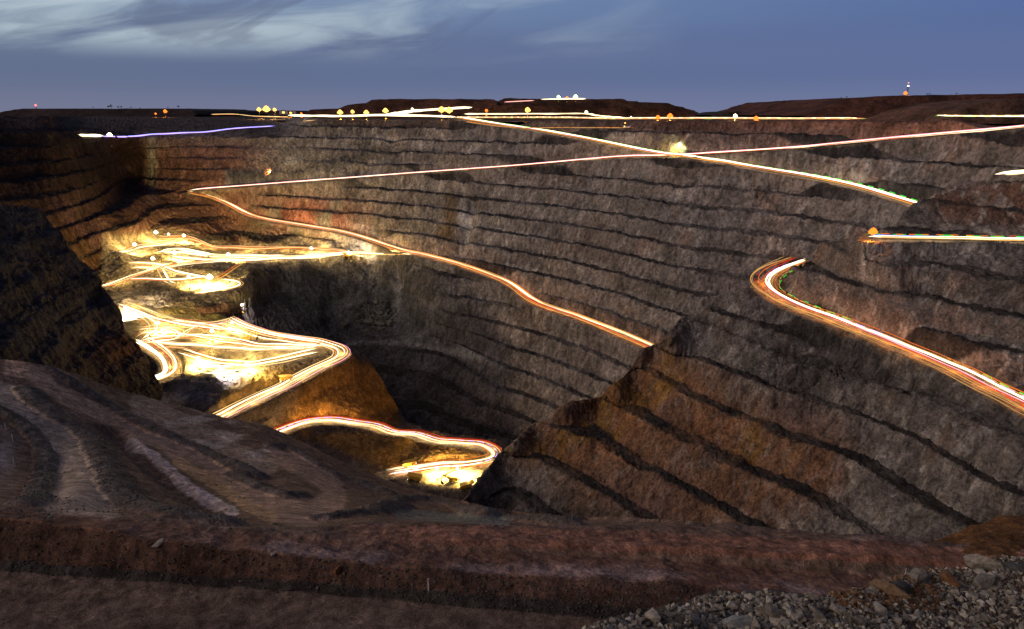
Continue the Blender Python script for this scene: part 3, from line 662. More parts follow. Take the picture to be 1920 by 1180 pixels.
C = road_paint(C, [(240, 825), (292, 857), (346, 906), (394, 937), (437, 960)], 9, (.42, .33, .32))
C = road_paint(C, [(225, 830), (262, 866), (310, 903), (357, 939), (400, 962)], 4, (.07, .045, .04))
C = road_paint(C, [(750, 965), (860, 972), (950, 976)], 10, (.13, .13, .115))
ruts = fbm(Ds.M + 50, 1.4, 3, (.25, 1, 1))
C = C * (1 + .25 * ruts[..., None])
C = paint(C, blob(Ds, 5, 860, 22, 40, 1.0), (.22, .17, .16))
bk = np.clip(sum(bm), 0, 1)
C = paint(C, ss(.1, .5, bk) * .85, (.060, .052, .052))
C = paint(C, gul * .6, (.10, .06, .045))
# the near terraces
c_cr = lin(X9, [968, 985, 1015, 1034, 1060, 1074, 1084, 1096, 1122, 1150, 1165], Ds.px); c_ft = lin(X9, [1048, 1060, 1072, 1088, 1102, 1116, 1132, 1150, 1165, 1178, 1185], Ds.px); c_rd = lin(X9, [1068, 1080, 1091, 1107, 1122, 1140, 1158, 1172, 1182, 1190, 1195], Ds.px); c_bk = lin(X9, [955, 966, 984, 1003, 1020, 1033, 1044, 1056, 1072, 1092, 1110], Ds.px)
near = ss(-8, 6, Ds.py - c_bk)
C = paint(C, near, (.165, .085, .060))
C = paint(C, near * ss(.0, .5, nA) * .6, (.24, .14, .105))
C = paint(C, near * (1 - ss(0, 22, np.abs(Ds.py - c_cr + 12))) * ss(100, 700, Ds.px) * ss(-.15, .45, nB + .5 * nA) * .8, (.36, .25, .235))
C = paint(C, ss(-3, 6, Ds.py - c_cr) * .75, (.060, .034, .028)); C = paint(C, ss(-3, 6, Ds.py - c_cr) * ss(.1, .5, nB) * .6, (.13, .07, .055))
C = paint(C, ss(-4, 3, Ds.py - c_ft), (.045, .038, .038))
C = paint(C, ss(-2, 3, Ds.py - c_rd - nB * 3), (.15, .105, .088))
trk = fbm(Ds.M * np.array([.12, 1, 1]), 1.6, 4)
C = paint(C, ss(0, 3, Ds.py - c_rd) * ss(.0, .5, trk) * .6, (.12, .075, .056))
sh2 = ss(560, 760, Ds.px) * ss(-4, 3, Ds.py - lin(X9, [984] * 5 + [989, 994, 1002, 1012, 1026, 1040], Ds.px)) * ss(8, 0, Ds.py - lin(X9, [1012] * 5 + [1021, 1028, 1038, 1045, 1058, 1075], Ds.px))
C = paint(C, sh2 * .8, (.20, .092, .062)); C = paint(C, sh2 * ss(0, .4, trk) * .5, (.085, .045, .038))
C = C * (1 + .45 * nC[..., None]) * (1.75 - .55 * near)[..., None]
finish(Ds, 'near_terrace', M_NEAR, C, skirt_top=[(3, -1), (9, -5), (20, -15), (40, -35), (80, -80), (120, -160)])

# lookout slope and the ground the camera stands on
xs = np.linspace(-900, 900, 181); ys = np.r_[np.linspace(-700, 0, 30), np.linspace(2, 90, 90)]
gp = np.zeros((len(ys), len(xs), 3)); gp[..., 0] = xs[None]; gp[..., 1] = ys[:, None]
gp[..., 2] = np.where(gp[..., 1] < 2.0, -1.8, -1.8 - (gp[..., 1] - 2.0) * 1.0)
gp[..., 2] = np.maximum(gp[..., 2], -79.0) + fbm(gp, 25, 3) * .9 * ss(8, 30, gp[..., 1])
i = np.arange(gp.shape[0] * gp.shape[1]).reshape(gp.shape[:2])
link('lookout_slope', mesh_np('lookout_slope', gp, np.stack([i[:-1, :-1], i[:-1, 1:], i[1:, 1:], i[1:, :-1]], -1), np.ones(gp.shape) * np.array((.12, .075, .06))), M_NEAR, kind='structure')

# SHEET G : rubble heap at the lower right
G_top = [(1000, 1215), (1120, 1178), (1180, 1160), (1240, 1150), (1300, 1128), (1370, 1113), (1440, 1112), (1560, 1120), (1600, 1108), (1660, 1095), (1720, 1072), (1790, 1066), (1850, 1052), (1920, 1040), (2010, 1028)]
YG = lambda px, py: lin([1000, 1370, 1600, 1800, 2010], [8.5, 10.5, 11.5, 13.5, 14.5], px) * (.40 / (rr(py) - .36)) * lin([1000, 1370, 2010], [1.15, 1.1, .98], px)
Gs = make_sheet(990, 2300, 530, 200, lambda x: lin([a for a, b in G_top], [b for a, b in G_top], x, 8), lambda x: np.full(x.shape, 1330.), YG)
rough(Gs, .16, .7, (1, 1, 1), 4); 
nB = fbm(Gs.M, 1.2, 4)
C = np.ones(Gs.P.shape) * np.array((.10, .085, .075)); C = paint(C, ss(1560, 1700, Gs.px) * ss(-.2, .3, nB) * .8, (.18, .085, .04))
finish(Gs, 'rubble_slope', M_PILE, C, skirt_top=[(.3, -.15), (1, -.9), (3, -3.5), (7, -9)])

# brown earth mound beside it
Hs_pts = [(1690, 1030, 118), (1780, 1002, 120), (1850, 975, 121), (1920, 968, 120), (2000, 965, 118), (1800, 1040, 106), (1900, 1040, 106), (2000, 1045, 105), (1900, 1005, 113)]
RH = RBF([(a, b) for a, b, _ in Hs_pts], [c for *_, c in Hs_pts], .2)
Hs = make_sheet(1690, 2010, 260, 120, lambda x: lin([1690, 1740, 1780, 1820, 1870, 1920, 2010], [1030, 1017, 1005, 985, 971, 967, 966], x, 12), lambda x: lin([1690, 1800, 2010], [1036, 1050, 1062], x), lambda a, b: RH(a, b))
rough(Hs, .9, 4, (1, 1, 1), 5)
mo = finish(Hs, 'earth_mound', M_NEAR, np.ones(Hs.P.shape) * np.array((.15, .070, .030)) * (1 + .4 * fbm(Hs.M, 2, 4)[..., None]), skirt_top=[(1.5, -.8), (5, -4), (12, -14)])

# ================================================================== waste dumps on the skyline
def dump(name, prof, Y, depth, col, step=14.0, xfade=None):
    """flat-topped terraced heap: skyline profile given in pixels, real width, depth and side slopes"""
    prof = np.array(prof, float); x0, x1 = prof[0, 0], prof[-1, 0]
    nx, ny = 260, 70
    px = np.linspace(x0, x1, nx); top = -rr(np.interp(px, prof[:, 0], prof[:, 1])) * Y
    X = (px - IW / 2) / F * Y / (ct + (-(210 - IH / 2) / F) * st)
    base = -16.0; hmax = top.max() - base + 1
    v = np.linspace(0, 1, ny); P = np.zeros((ny, nx, 3)); P[..., 0] = X[None]
    yy = Y - depth * .12 + v * depth; P[..., 1] = yy[:, None]
    up = np.minimum(v / .12, 1) ; dn = np.minimum((1 - v) / .2, 1); cr = np.minimum(up, dn)
    h = (top - base)[None] * np.ones((ny, 1)); lim = cr[:, None] * hmax
    terr = np.floor(lim / step) * step + np.minimum((lim % step) * 1.8, step)
    P[..., 2] = base + np.minimum(h, terr)
    nn = fbm(P, 60, 4); P[..., 2] += nn * .06 * (P[..., 2] - base)
    P[..., 1] += fbm(P, 120, 3, (1, .2, 1)) * 25
    Cc = np.ones(P.shape) * np.array(col) * .62 * (1 + .35 * fbm(P, 70, 4, (1, 1, 3))[..., None])
    i = np.arange(nx * ny).reshape(ny, nx)
    return link(name, mesh_np(name, P, np.stack([i[:-1, :-1], i[:-1, 1:], i[1:, 1:], i[1:, :-1]], -1), Cc), M_PLAIN, kind='structure')
dump('hills', [(-120, 214), (10, 212), (40, 204), (180, 204), (355, 204), (375, 209), (384, 215)], 2300, 700, (.055, .035, .035))
dump('hills', [(376, 214), (390, 208), (500, 207.5), (555, 208), (565, 215)], 3200, 500, (.09, .05, .045))
dump('hills', [(574, 216), (590, 205.5), (640, 204), (655, 197), (668, 195), (690, 194), (697, 188), (710, 186.5), (800, 186), (925, 187), (932, 190), (940, 215)], 2600, 700, (.13, .055, .035))
dump('hills', [(900, 215), (932, 191), (945, 185), (1100, 185.5), (1168, 186), (1174, 189.5), (1192, 190), (1196, 192.5), (1250, 193.5), (1262, 199), (1275, 201), (1280, 204), (1293, 207), (1305, 215)], 2900, 800, (.12, .055, .035))
dump('hills', [(860, 221), (880, 199), (960, 198), (1250, 205), (1290, 212), (1310, 221)], 2000, 300, (.16, .065, .035), 10)
dump('hills', [(1330, 216), (1365, 210), (1380, 209.5), (1470, 212), (1480, 205), (1510, 203), (1550, 202), (1560, 216)], 1900, 300, (.10, .07, .05), 8)
dump('hills', [(1480, 217), (1530, 202), (1550, 193), (1575, 185), (1620, 184.5), (1632, 181.5), (1700, 179.5), (1800, 178), (1900, 176.5), (2080, 174), (2300, 176)], 1500, 800, (.15, .062, .042), 12)
dump('hills', [(1750, 232), (1790, 206), (1840, 192), (1900, 186), (1990, 183), (2200, 184)], 1150, 260, (.21, .11, .075), 9)


# ================================================================== light along the haul roads
def ground_z(s, X, Y):
    c = (X / max(Y, 1)) * F * (ct + .2 * st) + IW / 2
    j = int(np.clip(np.searchsorted(s.px[0], X * (ct) / Y * F + IW / 2), 0, s.px.shape[1] - 1))
    a, b = max(0, j - 45), min(s.px.shape[1], j + 46)
    Pb = s.P[:, a:b]; d = (Pb[..., 0] - X) ** 2 + (Pb[..., 1] - Y) ** 2; k = np.unravel_index(np.argmin(d), d.shape)
    return float(Pb[k][2])

def emat(name, c, s):
    m = bpy.data.materials.new(name); m.use_nodes = True; n = m.node_tree.nodes; n.clear()
    e = n.new('ShaderNodeEmission'); e.inputs[0].default_value = (*c, 1); e.inputs[1].default_value = s
    o = n.new('ShaderNodeOutputMaterial'); m.node_tree.links.new(e.outputs[0], o.inputs[0]); m.cycles.emission_sampling = 'NONE'; return m
E = dict(white=emat('headlight_white', (1, .82, .50), 3.0), cream=emat('headlight_cream', (1, .66, .28), 1.5), gold=emat('marker_gold', (1, .46, .09), 1.1), orange=emat('marker_orange', (1, .20, .025), 1.0),
         red=emat('tail_red', (1, .04, .012), .9), pink=emat('tail_pink', (1, .35, .45), 2.2), violet=emat('strobe_violet', (.50, .35, 1), 2.2), blue=emat('strobe_blue', (.25, .28, 1), 2.6), green=emat('beacon_green', (.06, 1, .10), 1.1),
         tan=emat('dim_tan', (1, .56, .20), .55))
PART = dict(white='headlight_streak', cream='headlight_streak', gold='marker_light_streak', orange='marker_light_streak', red='tail_light_streak', pink='tail_light_streak', violet='strobe_streak', blue='strobe_streak', green='beacon_streak', tan='marker_light_streak')
def tube(line, off, h, rad, dash=None, wob=0.0, seed=0, t0=0.0, t1=1.0, sides=5):
    """a strand of light running along a world line, off metres to its side and h above it"""
    n = len(line); a, b = int(t0 * (n - 1)), int(t1 * (n - 1)) + 1; L_ = line[a:b]
    if len(L_) < 3: return np.zeros((0, 3)), np.zeros((0, 4), int)
    T = np.gradient(L_, axis=0); T /= np.linalg.norm(T, axis=1, keepdims=True)
    S = np.stack([T[:, 1], -T[:, 0], T[:, 0] * 0], -1); S /= np.linalg.norm(S, axis=1, keepdims=True)
    for _ in range(4): S[1:-1] = (S[:-2] + S[1:-1] + S[2:]) / 3
    q = np.stack([L_[:, 0] / 45 + seed, L_[:, 1] / 45, L_[:, 0] * 0], -1)
    o = off + wob * vnoise(q)
    Cn = L_ + S * np.asarray(o)[:, None]; Cn[:, 2] += h
    Up = np.cross(S, T)
    an = np.arange(sides) * 2 * math.pi / sides
    taper = np.clip(np.minimum(np.arange(len(L_)), np.arange(len(L_))[::-1]) / 3.0, .15, 1)
    V = Cn[:, None] + (np.cos(an)[None, :, None] * S[:, None] + np.sin(an)[None, :, None] * Up[:, None]) * rad * (taper * (1 + .45 * vnoise(q * 1.7 + 5)))[:, None, None]
    i = np.arange(len(L_) * sides).reshape(-1, sides)
    Fq = np.stack([i[:-1], np.roll(i[:-1], -1, 1), np.roll(i[1:], -1, 1), i[1:]], -1)
    if dash:
        on, per = dash; keep = (np.arange(len(L_) - 1) % per) < on; Fq = Fq[keep]
    return V.reshape(-1, 3), Fq.reshape(-1, 4)
def trail(label, strands, group=None):
    """strands: list of (line, off, h, rad, kind, opts). One thing; streaks of one kind are one part"""
    base = strands[0][0][0]; root = thing('light_trail', label, 'light trail', tuple(base), group=group); byk = {}
    for ln, off, h, rad, kind, o in strands:
        V, Fq = tube(ln, off, h, rad, **o)
        if not len(V): continue
        if o.get('dash'): byk.setdefault(kind, []).append((V - base, Fq))
        else: link(PART[kind], mesh_np('streak', V - base, Fq), E[kind], root)
    for kind, l_ in byk.items():
        vs, fs, k = [], [], 0
        for V, Fq in l_: vs.append(V); fs.append(Fq + k); k += len(V)
        link(PART[kind], mesh_np('dashes', np.concatenate(vs), np.concatenate(fs)), E[kind], root, kind='stuff')
    return root
def lift(s, ln):
    """raise a line wherever the ground under it stands higher"""
    ln = ln.copy(); g_ = np.array([ground_z(s, p[0], p[1]) for p in ln]); z = np.where(g_ - ln[:, 2] < 3.2, np.maximum(ln[:, 2], g_ - .3), ln[:, 2])
    for _ in range(3): z[1:-1] = np.maximum(z[1:-1], (z[:-2] + 2 * z[1:-1] + z[2:]) / 4)
    for _ in range(25): z[1:-1] = (z[:-2] + 2 * z[1:-1] + z[2:]) / 4
    ln[:, 2] = z; return ln
def lanes(ln, wd, spec, seed=0, r=1.0, t0=0, t1=1, h=2.5):
    """spec: string of kinds across the road from its left side (looking along the line) to the right"""
    out = []; rs = random.Random(seed); n = len(spec)
    for k, kd in enumerate(spec):
        dash = None; kind = kd
        if ':' in kd: kind, d = kd.split(':'); dash = tuple(int(x) for x in d.split('/'))
        off = (k / (n - 1) - .5) * wd if n > 1 else 0
        rad = r * (1.0 if kind == 'white' else .7 if kind in ('cream',) else .42)
        out.append((ln, off, h + rs.uniform(-.6, 1.2), rad, kind, dict(dash=dash, wob=wd * .10, seed=seed * 3 + k * .7, t0=t0 + rs.random() * .02, t1=t1 - rs.random() * .02)))
    return out
def cutp(ln, fn): return ln[fn(ln)]
UP, DN, MID = (lift(A, rA[k]) for k in ('ramp_up', 'ramp_down', 'ramp_mid'))
A.tr = [lift(A, q) for q in A.tr]; Bs.tr = [lift(Bs, q) for q in Bs.tr]
def glow(root, ln, col, power, gap=24.0, side=0.0, h=4.0):
    """point lights added along a trail to light the ground and wall beside it"""
    d = np.r_[0, np.cumsum(np.linalg.norm(np.diff(ln, axis=0), axis=1))]; li = bpy.data.lights.new('trail_glow', 'POINT'); li.energy = power; li.color = col; li.shadow_soft_size = 2.0
    for t in np.arange(gap / 2, d[-1], gap):
        P = [float(np.interp(t, d, ln[:, k])) for k in range(3)]; b0 = root.location
        o = bpy.data.objects.new('trail_glow', li); COL.objects.link(o); o.parent = root; o.location = (P[0] - b0[0], P[1] - b0[1], P[2] + h - b0[2])
trail('straight white light trail climbing the far wall from the left hairpin to the right rim', lanes(UP, 9, ['gold', 'white', 'pink', 'red'], 1, .75, h=3))
trail('bright light trail running down the far wall from mid rim to the right', lanes(DN, 10, ['green:2/4', 'orange', 'cream', 'white', 'violet', 'white', 'orange', 'gold'], 2, .72, h=3))
T_ = trail('long S-shaped light trail below the left hairpin, ending behind the rock spur', lanes(MID, 12, ['orange', 'gold', 'white', 'pink', 'cream', 'red', 'orange', 'gold'], 3, .78, h=3)); glow(T_, MID, (1, .36, .10), 2600, 26)
SP = lift(Fs, rF['spur_road'])
T_ = trail('widest light trail curving round the end of the rock spur and off to the right', lanes(SP, 24, ['green:3/6', 'gold:2/3', 'orange', 'gold', 'white', 'violet:4/6', 'white', 'pink', 'red', 'orange', 'red:3/5', 'tan', 'gold', 'tan', 'tan'], 4, .52, h=2.2)); glow(T_, SP, (1, .34, .07), 4500, 22)
trail('level light trail along the upper spur road, starting at an orange lamp', lanes(lift(Fs, rF['upper_road']), 11, ['green:4/7', 'orange:2/4', 'white', 'blue', 'white', 'orange', 'gold'], 5, .6, h=3))
trail('small looping light trail on the ridge at the right edge', lanes(lift(Fs, rr5), 14, ['green', 'cream', 'white', 'gold', 'white', 'pink', 'white'], 6, .6, h=3))
LOOP, SW, LL = (lift(Bs, rB[k]) for k in ('lower_loop', 'switchback', 'left_loop'))
T_ = trail('light trail on the lowest ledge, curving down to the excavator at the bottom', lanes(LOOP, 13, ['red', 'orange', 'cream', 'violet:2/3', 'orange', 'white', 'gold', 'white', 'cream', 'orange'], 7, .55)); glow(T_, LOOP, (1, .58, .14), 9000, 24)
T_ = trail('light trail round the sharp bend on top of the orange bluff', lanes(SW, 15, ['pink', 'cream', 'orange', 'white', 'tan', 'cream', 'white', 'red', 'gold', 'cream'], 8, .52)); glow(T_, SW, (1, .58, .16), 12000, 26)
T_ = trail('thick white light trail hooking round the foot of the left wall', lanes(LL, 15, ['gold', 'white', 'cream', 'red', 'tan', 'white', 'white', 'white', 'gold'], 9, .75)); glow(T_, LL, (1, .60, .2), 12000, 26)
def many(label, lines, wd, seed, r, mixes, gl=None):
    st_ = []
    for k, ln in enumerate(lines): st_ += lanes(ln, wd[k % len(wd)], mixes[k % len(mixes)], seed + k, r)
    r_ = trail(label, st_)
    if gl:
        for ln in lines[:gl[0]]: glow(r_, ln, (1, .68, .20), gl[1], gl[2], h=9.0)  # lamps added over floor trails to spread yellow light up the walls
many('tangle of light trails along the back edge of the upper working floor', A.tr[:3], [7, 5, 6], 20, .75, [['orange', 'gold', 'cream', 'orange'], ['white', 'white', 'cream'], ['cream', 'red', 'gold', 'orange']], (1, 42000, 55))
many('white blaze of light trails across the upper working floor to the road junction', A.tr[3:6] + A.tr[12:], [15, 12, 9, 12], 30, .8, [['white', 'cream', 'gold', 'white', 'cream', 'gold'], ['white', 'cream', 'gold', 'white'], ['cream', 'orange', 'white', 'red']], (1, 36000, 60))
many('crossing light trails on the near part of the upper working floor', A.tr[6:12], [9, 12, 7, 6, 8, 5], 40, .65, [['white', 'cream', 'gold'], ['white', 'gold', 'cream', 'orange', 'orange'], ['white', 'gold', 'red'], ['white', 'cream'], ['cream', 'white', 'gold'], ['orange', 'gold']], (2, 30000, 50))
many('dense knot of light trails on the left of the lower working floor', Bs.tr[:4] + Bs.tr[7:9], [10, 9, 8, 10, 8, 6], 50, .5, [['cream', 'gold', 'white', 'red'], ['white', 'gold', 'cream', 'orange'], ['cream', 'gold', 'pink'], ['white', 'red', 'cream', 'gold', 'orange']], (1, 26000, 45))
many('parallel light trails sweeping over the lower working floor to the bend', Bs.tr[4:7], [9, 10, 8], 60, .5, [['cream', 'red', 'white', 'gold', 'gold'], ['cream', 'pink', 'white', 'orange', 'cream'], ['red', 'white', 'cream', 'gold']], (1, 26000, 50))
many('light trails on the small terrace below the lower working floor', Bs.tr[9:13], [7, 8, 6, 5], 70, .5, [['white', 'cream', 'gold', 'white'], ['white', 'white', 'cream'], ['cream', 'white'], ['orange', 'cream', 'gold']], (1, 26000, 40))
many('thin curling light trails around the excavator on the bottom ledge', Bs.tr[13:16], [8, 4, 6], 80, .45, [['orange', 'gold', 'cream', 'white', 'gold'], ['white', 'pink', 'gold'], ['cream', 'gold', 'orange']])
# roads on the level ground at the rim
def flat_line(pts, z=-11.5, step=4.0, Ys=None):
    q = np.array(pts, float)
    P = W(q[:, 0], q[:, 1], np.array(Ys, float)) if Ys is not None else W(q[:, 0], q[:, 1], -z / rr(q[:, 1]))
    return smooth_line(P, step)
def rim_line(pts): 
    """on the rim plain, just behind the wall's edge"""
    return smooth_line(W([p[0] for p in pts], [p[1] for p in pts], [p[2] for p in pts]), 4.0)
r1 = rim_line([(545, 219.5, 1250), (640, 220.5, 1180), (720, 219, 1150), (800, 220.5, 1110), (852, 222.5, 1060)])
r2 = rim_line([(850, 223.5, 1050), (960, 223.5, 1030), (1060, 224, 960), (1150, 226, 900), (1250, 225.5, 860), (1400, 226, 830), (1500, 226.5, 800), (1630, 226.5, 760)])
r3 = rim_line([(868, 216, 1450), (980, 216, 1420), (1090, 216, 1350), (1120, 220, 1250), (1170, 225, 1000)])
r4 = rim_line([(730, 217.5, 1250), (780, 210, 1500), (820, 207, 1560), (884, 203, 1620)])
r5 = rim_line([(945, 193, 2250), (1003, 190, 2250)]); r5b = rim_line([(1014, 188, 2300), (1060, 187, 2300), (1100, 187, 2300)])
r6 = rim_line([(872, 230, 1000), (960, 241, 900), (1065, 241.5, 850), (1150, 242, 800), (1190, 242, 780)])
r7 = rim_line([(1755, 222, 860), (1830, 223, 850), (1990, 223.5, 800)])
r8 = lift(A, line3(A, [(150, 258), (185, 258), (230, 259), (262, 257), (290, 253.5), (340, 253), (400, 249), (440, 244), (520, 238.5)], 4.0))
r9 = rim_line([(395, 216.5, 2000), (440, 216, 1950), (480, 220, 1700), (545, 222, 1400)])
r10 = rim_line([(568, 230, 1080), (596, 227.5, 1090)])
trail('brightest white light trail along the middle of the far rim', lanes(r1, 12, ['cream', 'white', 'white', 'gold', 'white'], 90, 1.2, h=2))
trail('long light trail along the far rim below the dumps', lanes(r2, 7, ['green:2/5', 'gold', 'white', 'red', 'cream', 'orange:2/3'], 91, .6, h=2))
trail('white light trail on the plain behind the rim, joining it in the middle', lanes(r3, 10, ['white', 'cream', 'white', 'gold'], 92, 1.1, h=2))
trail('light trail slanting up from the rim to the big golden lamps', lanes(r4, 10, ['white', 'cream', 'white'], 93, 1.3, h=2))
trail('short thin light trail high on the middle waste dump', lanes(r5, 6, ['cream', 'pink'], 94, 1.3, h=2) + lanes(r5b, 6, ['gold', 'white'], 95, 1.5, h=2))
trail('faint dotted orange light trail just under the rim left of the drill rig', lanes(r6, 3, ['orange:2/3', 'tan'], 96, .9, h=1.5))
trail('dotted green and yellow light trail at the right end of the rim', lanes(r7, 12, ['green:2/4', 'gold:2/3', 'white', 'gold:2/3'], 97, .8, h=3))
trail('thin blue light trail crossing the dark slope at the upper left', lanes(r8[int(len(r8) * .2):], 1.5, ['blue', 'violet'], 98, 1.6, h=2))
trail('short white light trail left of the yellow lamp on the dark slope', lanes(r8[:int(len(r8) * .22)], 4, ['white', 'cream', 'white'], 99, 1.6, h=2.5))
trail('orange light trail on the horizon left of the lamp cluster', lanes(r9, 6, ['orange', 'cream'], 100, 1.0, h=2))
trail('very short orange light trail at the left end of the rim wall', lanes(r10, 2, ['orange', 'cream'], 101, .7, h=1))

# ================================================================== small mesh builders
import bmesh
class MB:
    def __init__(s): s.b = bmesh.new()
    def box(s, c, d, rz=0, bev=.0, rx=0, ry=0):
        from mathutils import Matrix, Euler
        m = Matrix.Translation(c) @ Euler((rx, ry, rz)).to_matrix().to_4x4() @ Matrix.Diagonal((*d, 1))
        r = bmesh.ops.create_cube(s.b, size=1, matrix=m)
        if bev:
            es = list({e for v in r['verts'] for e in v.link_edges}); bmesh.ops.bevel(s.b, geom=es, offset=bev, segments=1, affect='EDGES')
        return s
    def tube(s, a, b, r, r2=None, seg=8):
        from mathutils import Matrix
        a, b = Vector(a), Vector(b); d = b - a
        m = Matrix.Translation((a + b) / 2) @ d.to_track_quat('Z', 'Y').to_matrix().to_4x4()
        bmesh.ops.create_cone(s.b, cap_ends=True, segments=seg, radius1=r, radius2=r if r2 is None else r2, depth=d.length, matrix=m); return s
    def ball(s, c, r, sub=2, sc=(1, 1, 1)):
        from mathutils import Matrix
        bmesh.ops.create_icosphere(s.b, subdivisions=sub, radius=r, matrix=Matrix.Translation(c) @ Matrix.Diagonal((*sc, 1))); return s
    def prism(s, pts, y0, y1):
        """side outline in x,z extruded along y"""
        a = [s.b.verts.new((x, y0, z)) for x, z in pts]; c = [s.b.verts.new((x, y1, z)) for x, z in pts]
        s.b.faces.new(a); s.b.faces.new(c[::-1]); n = len(pts)
        for k in range(n): s.b.faces.new((a[k], c[k], c[(k + 1) % n], a[(k + 1) % n]))
        bmesh.ops.recalc_face_normals(s.b, faces=s.b.faces); return s
    def done(s, name, mat, parent, **pr):
        me = bpy.data.meshes.new(name); s.b.to_mesh(me); s.b.free(); return link(name, me, mat, parent, **pr)
M_STEEL = plain('galvanised_steel', (.10, .10, .11), .6, .3)
M_YEL = plain('machine_yellow', (.62, .36, .04), .45, 0, noise=.25, sc=1)
M_DARK = plain('dark_rubber', (.03, .03, .032), .85)
M_GLASS = plain('cab_glass', (.02, .025, .03), .1)
M_WHITE = plain('white_paint', (.72, .71, .68), .5)
M_RED = plain('red_lamp', (.5, .02, .02), .5, emit=(1, .04, .03), es=14)
M_SHED = plain('shed_cladding', (.34, .33, .31), .6)
M_LEAF = plain('dry_leaves', (.035, .042, .022), .9)
M_BARK = plain('bark', (.06, .045, .035), .9)
LAMP = dict(yellow=((1, .70, .20), (1, .86, .50)), gold=((1, .58, .14), (1, .54, .12)), orange=((1, .34, .06), (1, .20, .02)), white=((1, .88, .68), (1, .9, .75)), lime=((.80, 1, .40), (.85, 1, .5)))
LM = {k: emat('lamp_' + k, v[1], {'yellow': 9, 'white': 9, 'gold': 2.6, 'orange': 2.4, 'lime': 4}[k]) for k, v in LAMP.items()}
def lighting_tower(label, P, kind, power, mast=12.0, size=1.0, heads=4, face=None, group=None, tilt=R(24)):
    t = thing('lighting_tower', label, 'lighting tower', tuple(P), face if face is not None else 0.0, group)
    MB().box((0, 0, .7), (2.6, 1.4, 1.0), bev=.12).tube((-.7, -.9, .45), (-.7, .9, .45), .42, seg=12).tube((.7, -.9, .45), (.7, .9, .45), .42, seg=12).tube((1.2, 0, .5), (2.6, 0, .4), .07).done('trailer', M_YEL, t)
    MB().tube((0, 0, 1.1), (0, 0, mast), .18, .10).done('mast', M_STEEL, t)
    wd = size * 1.0
    MB().box((0, 0, mast), (wd * 2.4, .2, .16)).done('crossbar', M_STEEL, t)
    for k in range(heads):
        if k == 0: MB().ball((0, -.25, mast + wd * .9), wd * .95, 3, (1, .8, 1)).done('lamp', LM[kind], t)
        else:
            MB().ball(((-1, 1, 0)[k % 3] * wd * .8, -.25, mast + wd * (.75 + (.75 if k % 3 == 2 else 0))), wd * .45, 2).done('lamp', LM[kind], t)
    if power:
        li = bpy.data.lights.new('floodlight', 'SPOT'); li.energy = power; li.color = LAMP[kind][0]; li.shadow_soft_size = .8
        li.spot_size = R(156); li.spot_blend = .6
        lo = bpy.data.objects.new('floodlight', li); COL.objects.link(lo); lo.parent = t; lo.location = (0, 1.3 if tilt > 0 else -2.5, mast - .4 if tilt > 0 else mast + .8); lo.rotation_euler = (tilt, 0, 0)
    return t
def on_sheet(s, px, py, up=0.0, front=0.0):
    """foot point on a sheet so that a point up metres above it shows at px,py"""
    y = py
    for _ in range(4):
        Yv = float(s.Yf(np.array(px, float), np.array(y, float))); y = py + up * F / Yv
    P = W(px, y, float(s.Yf(np.array(px, float), np.array(y, float)))); P = P.reshape(3)
    P[2] = ground_z(s, P[0], P[1]); return P
def at_Y(px, py, Y, up=0.0):
    P = W(px, py, Y).reshape(3).copy(); P[2] -= up; return P
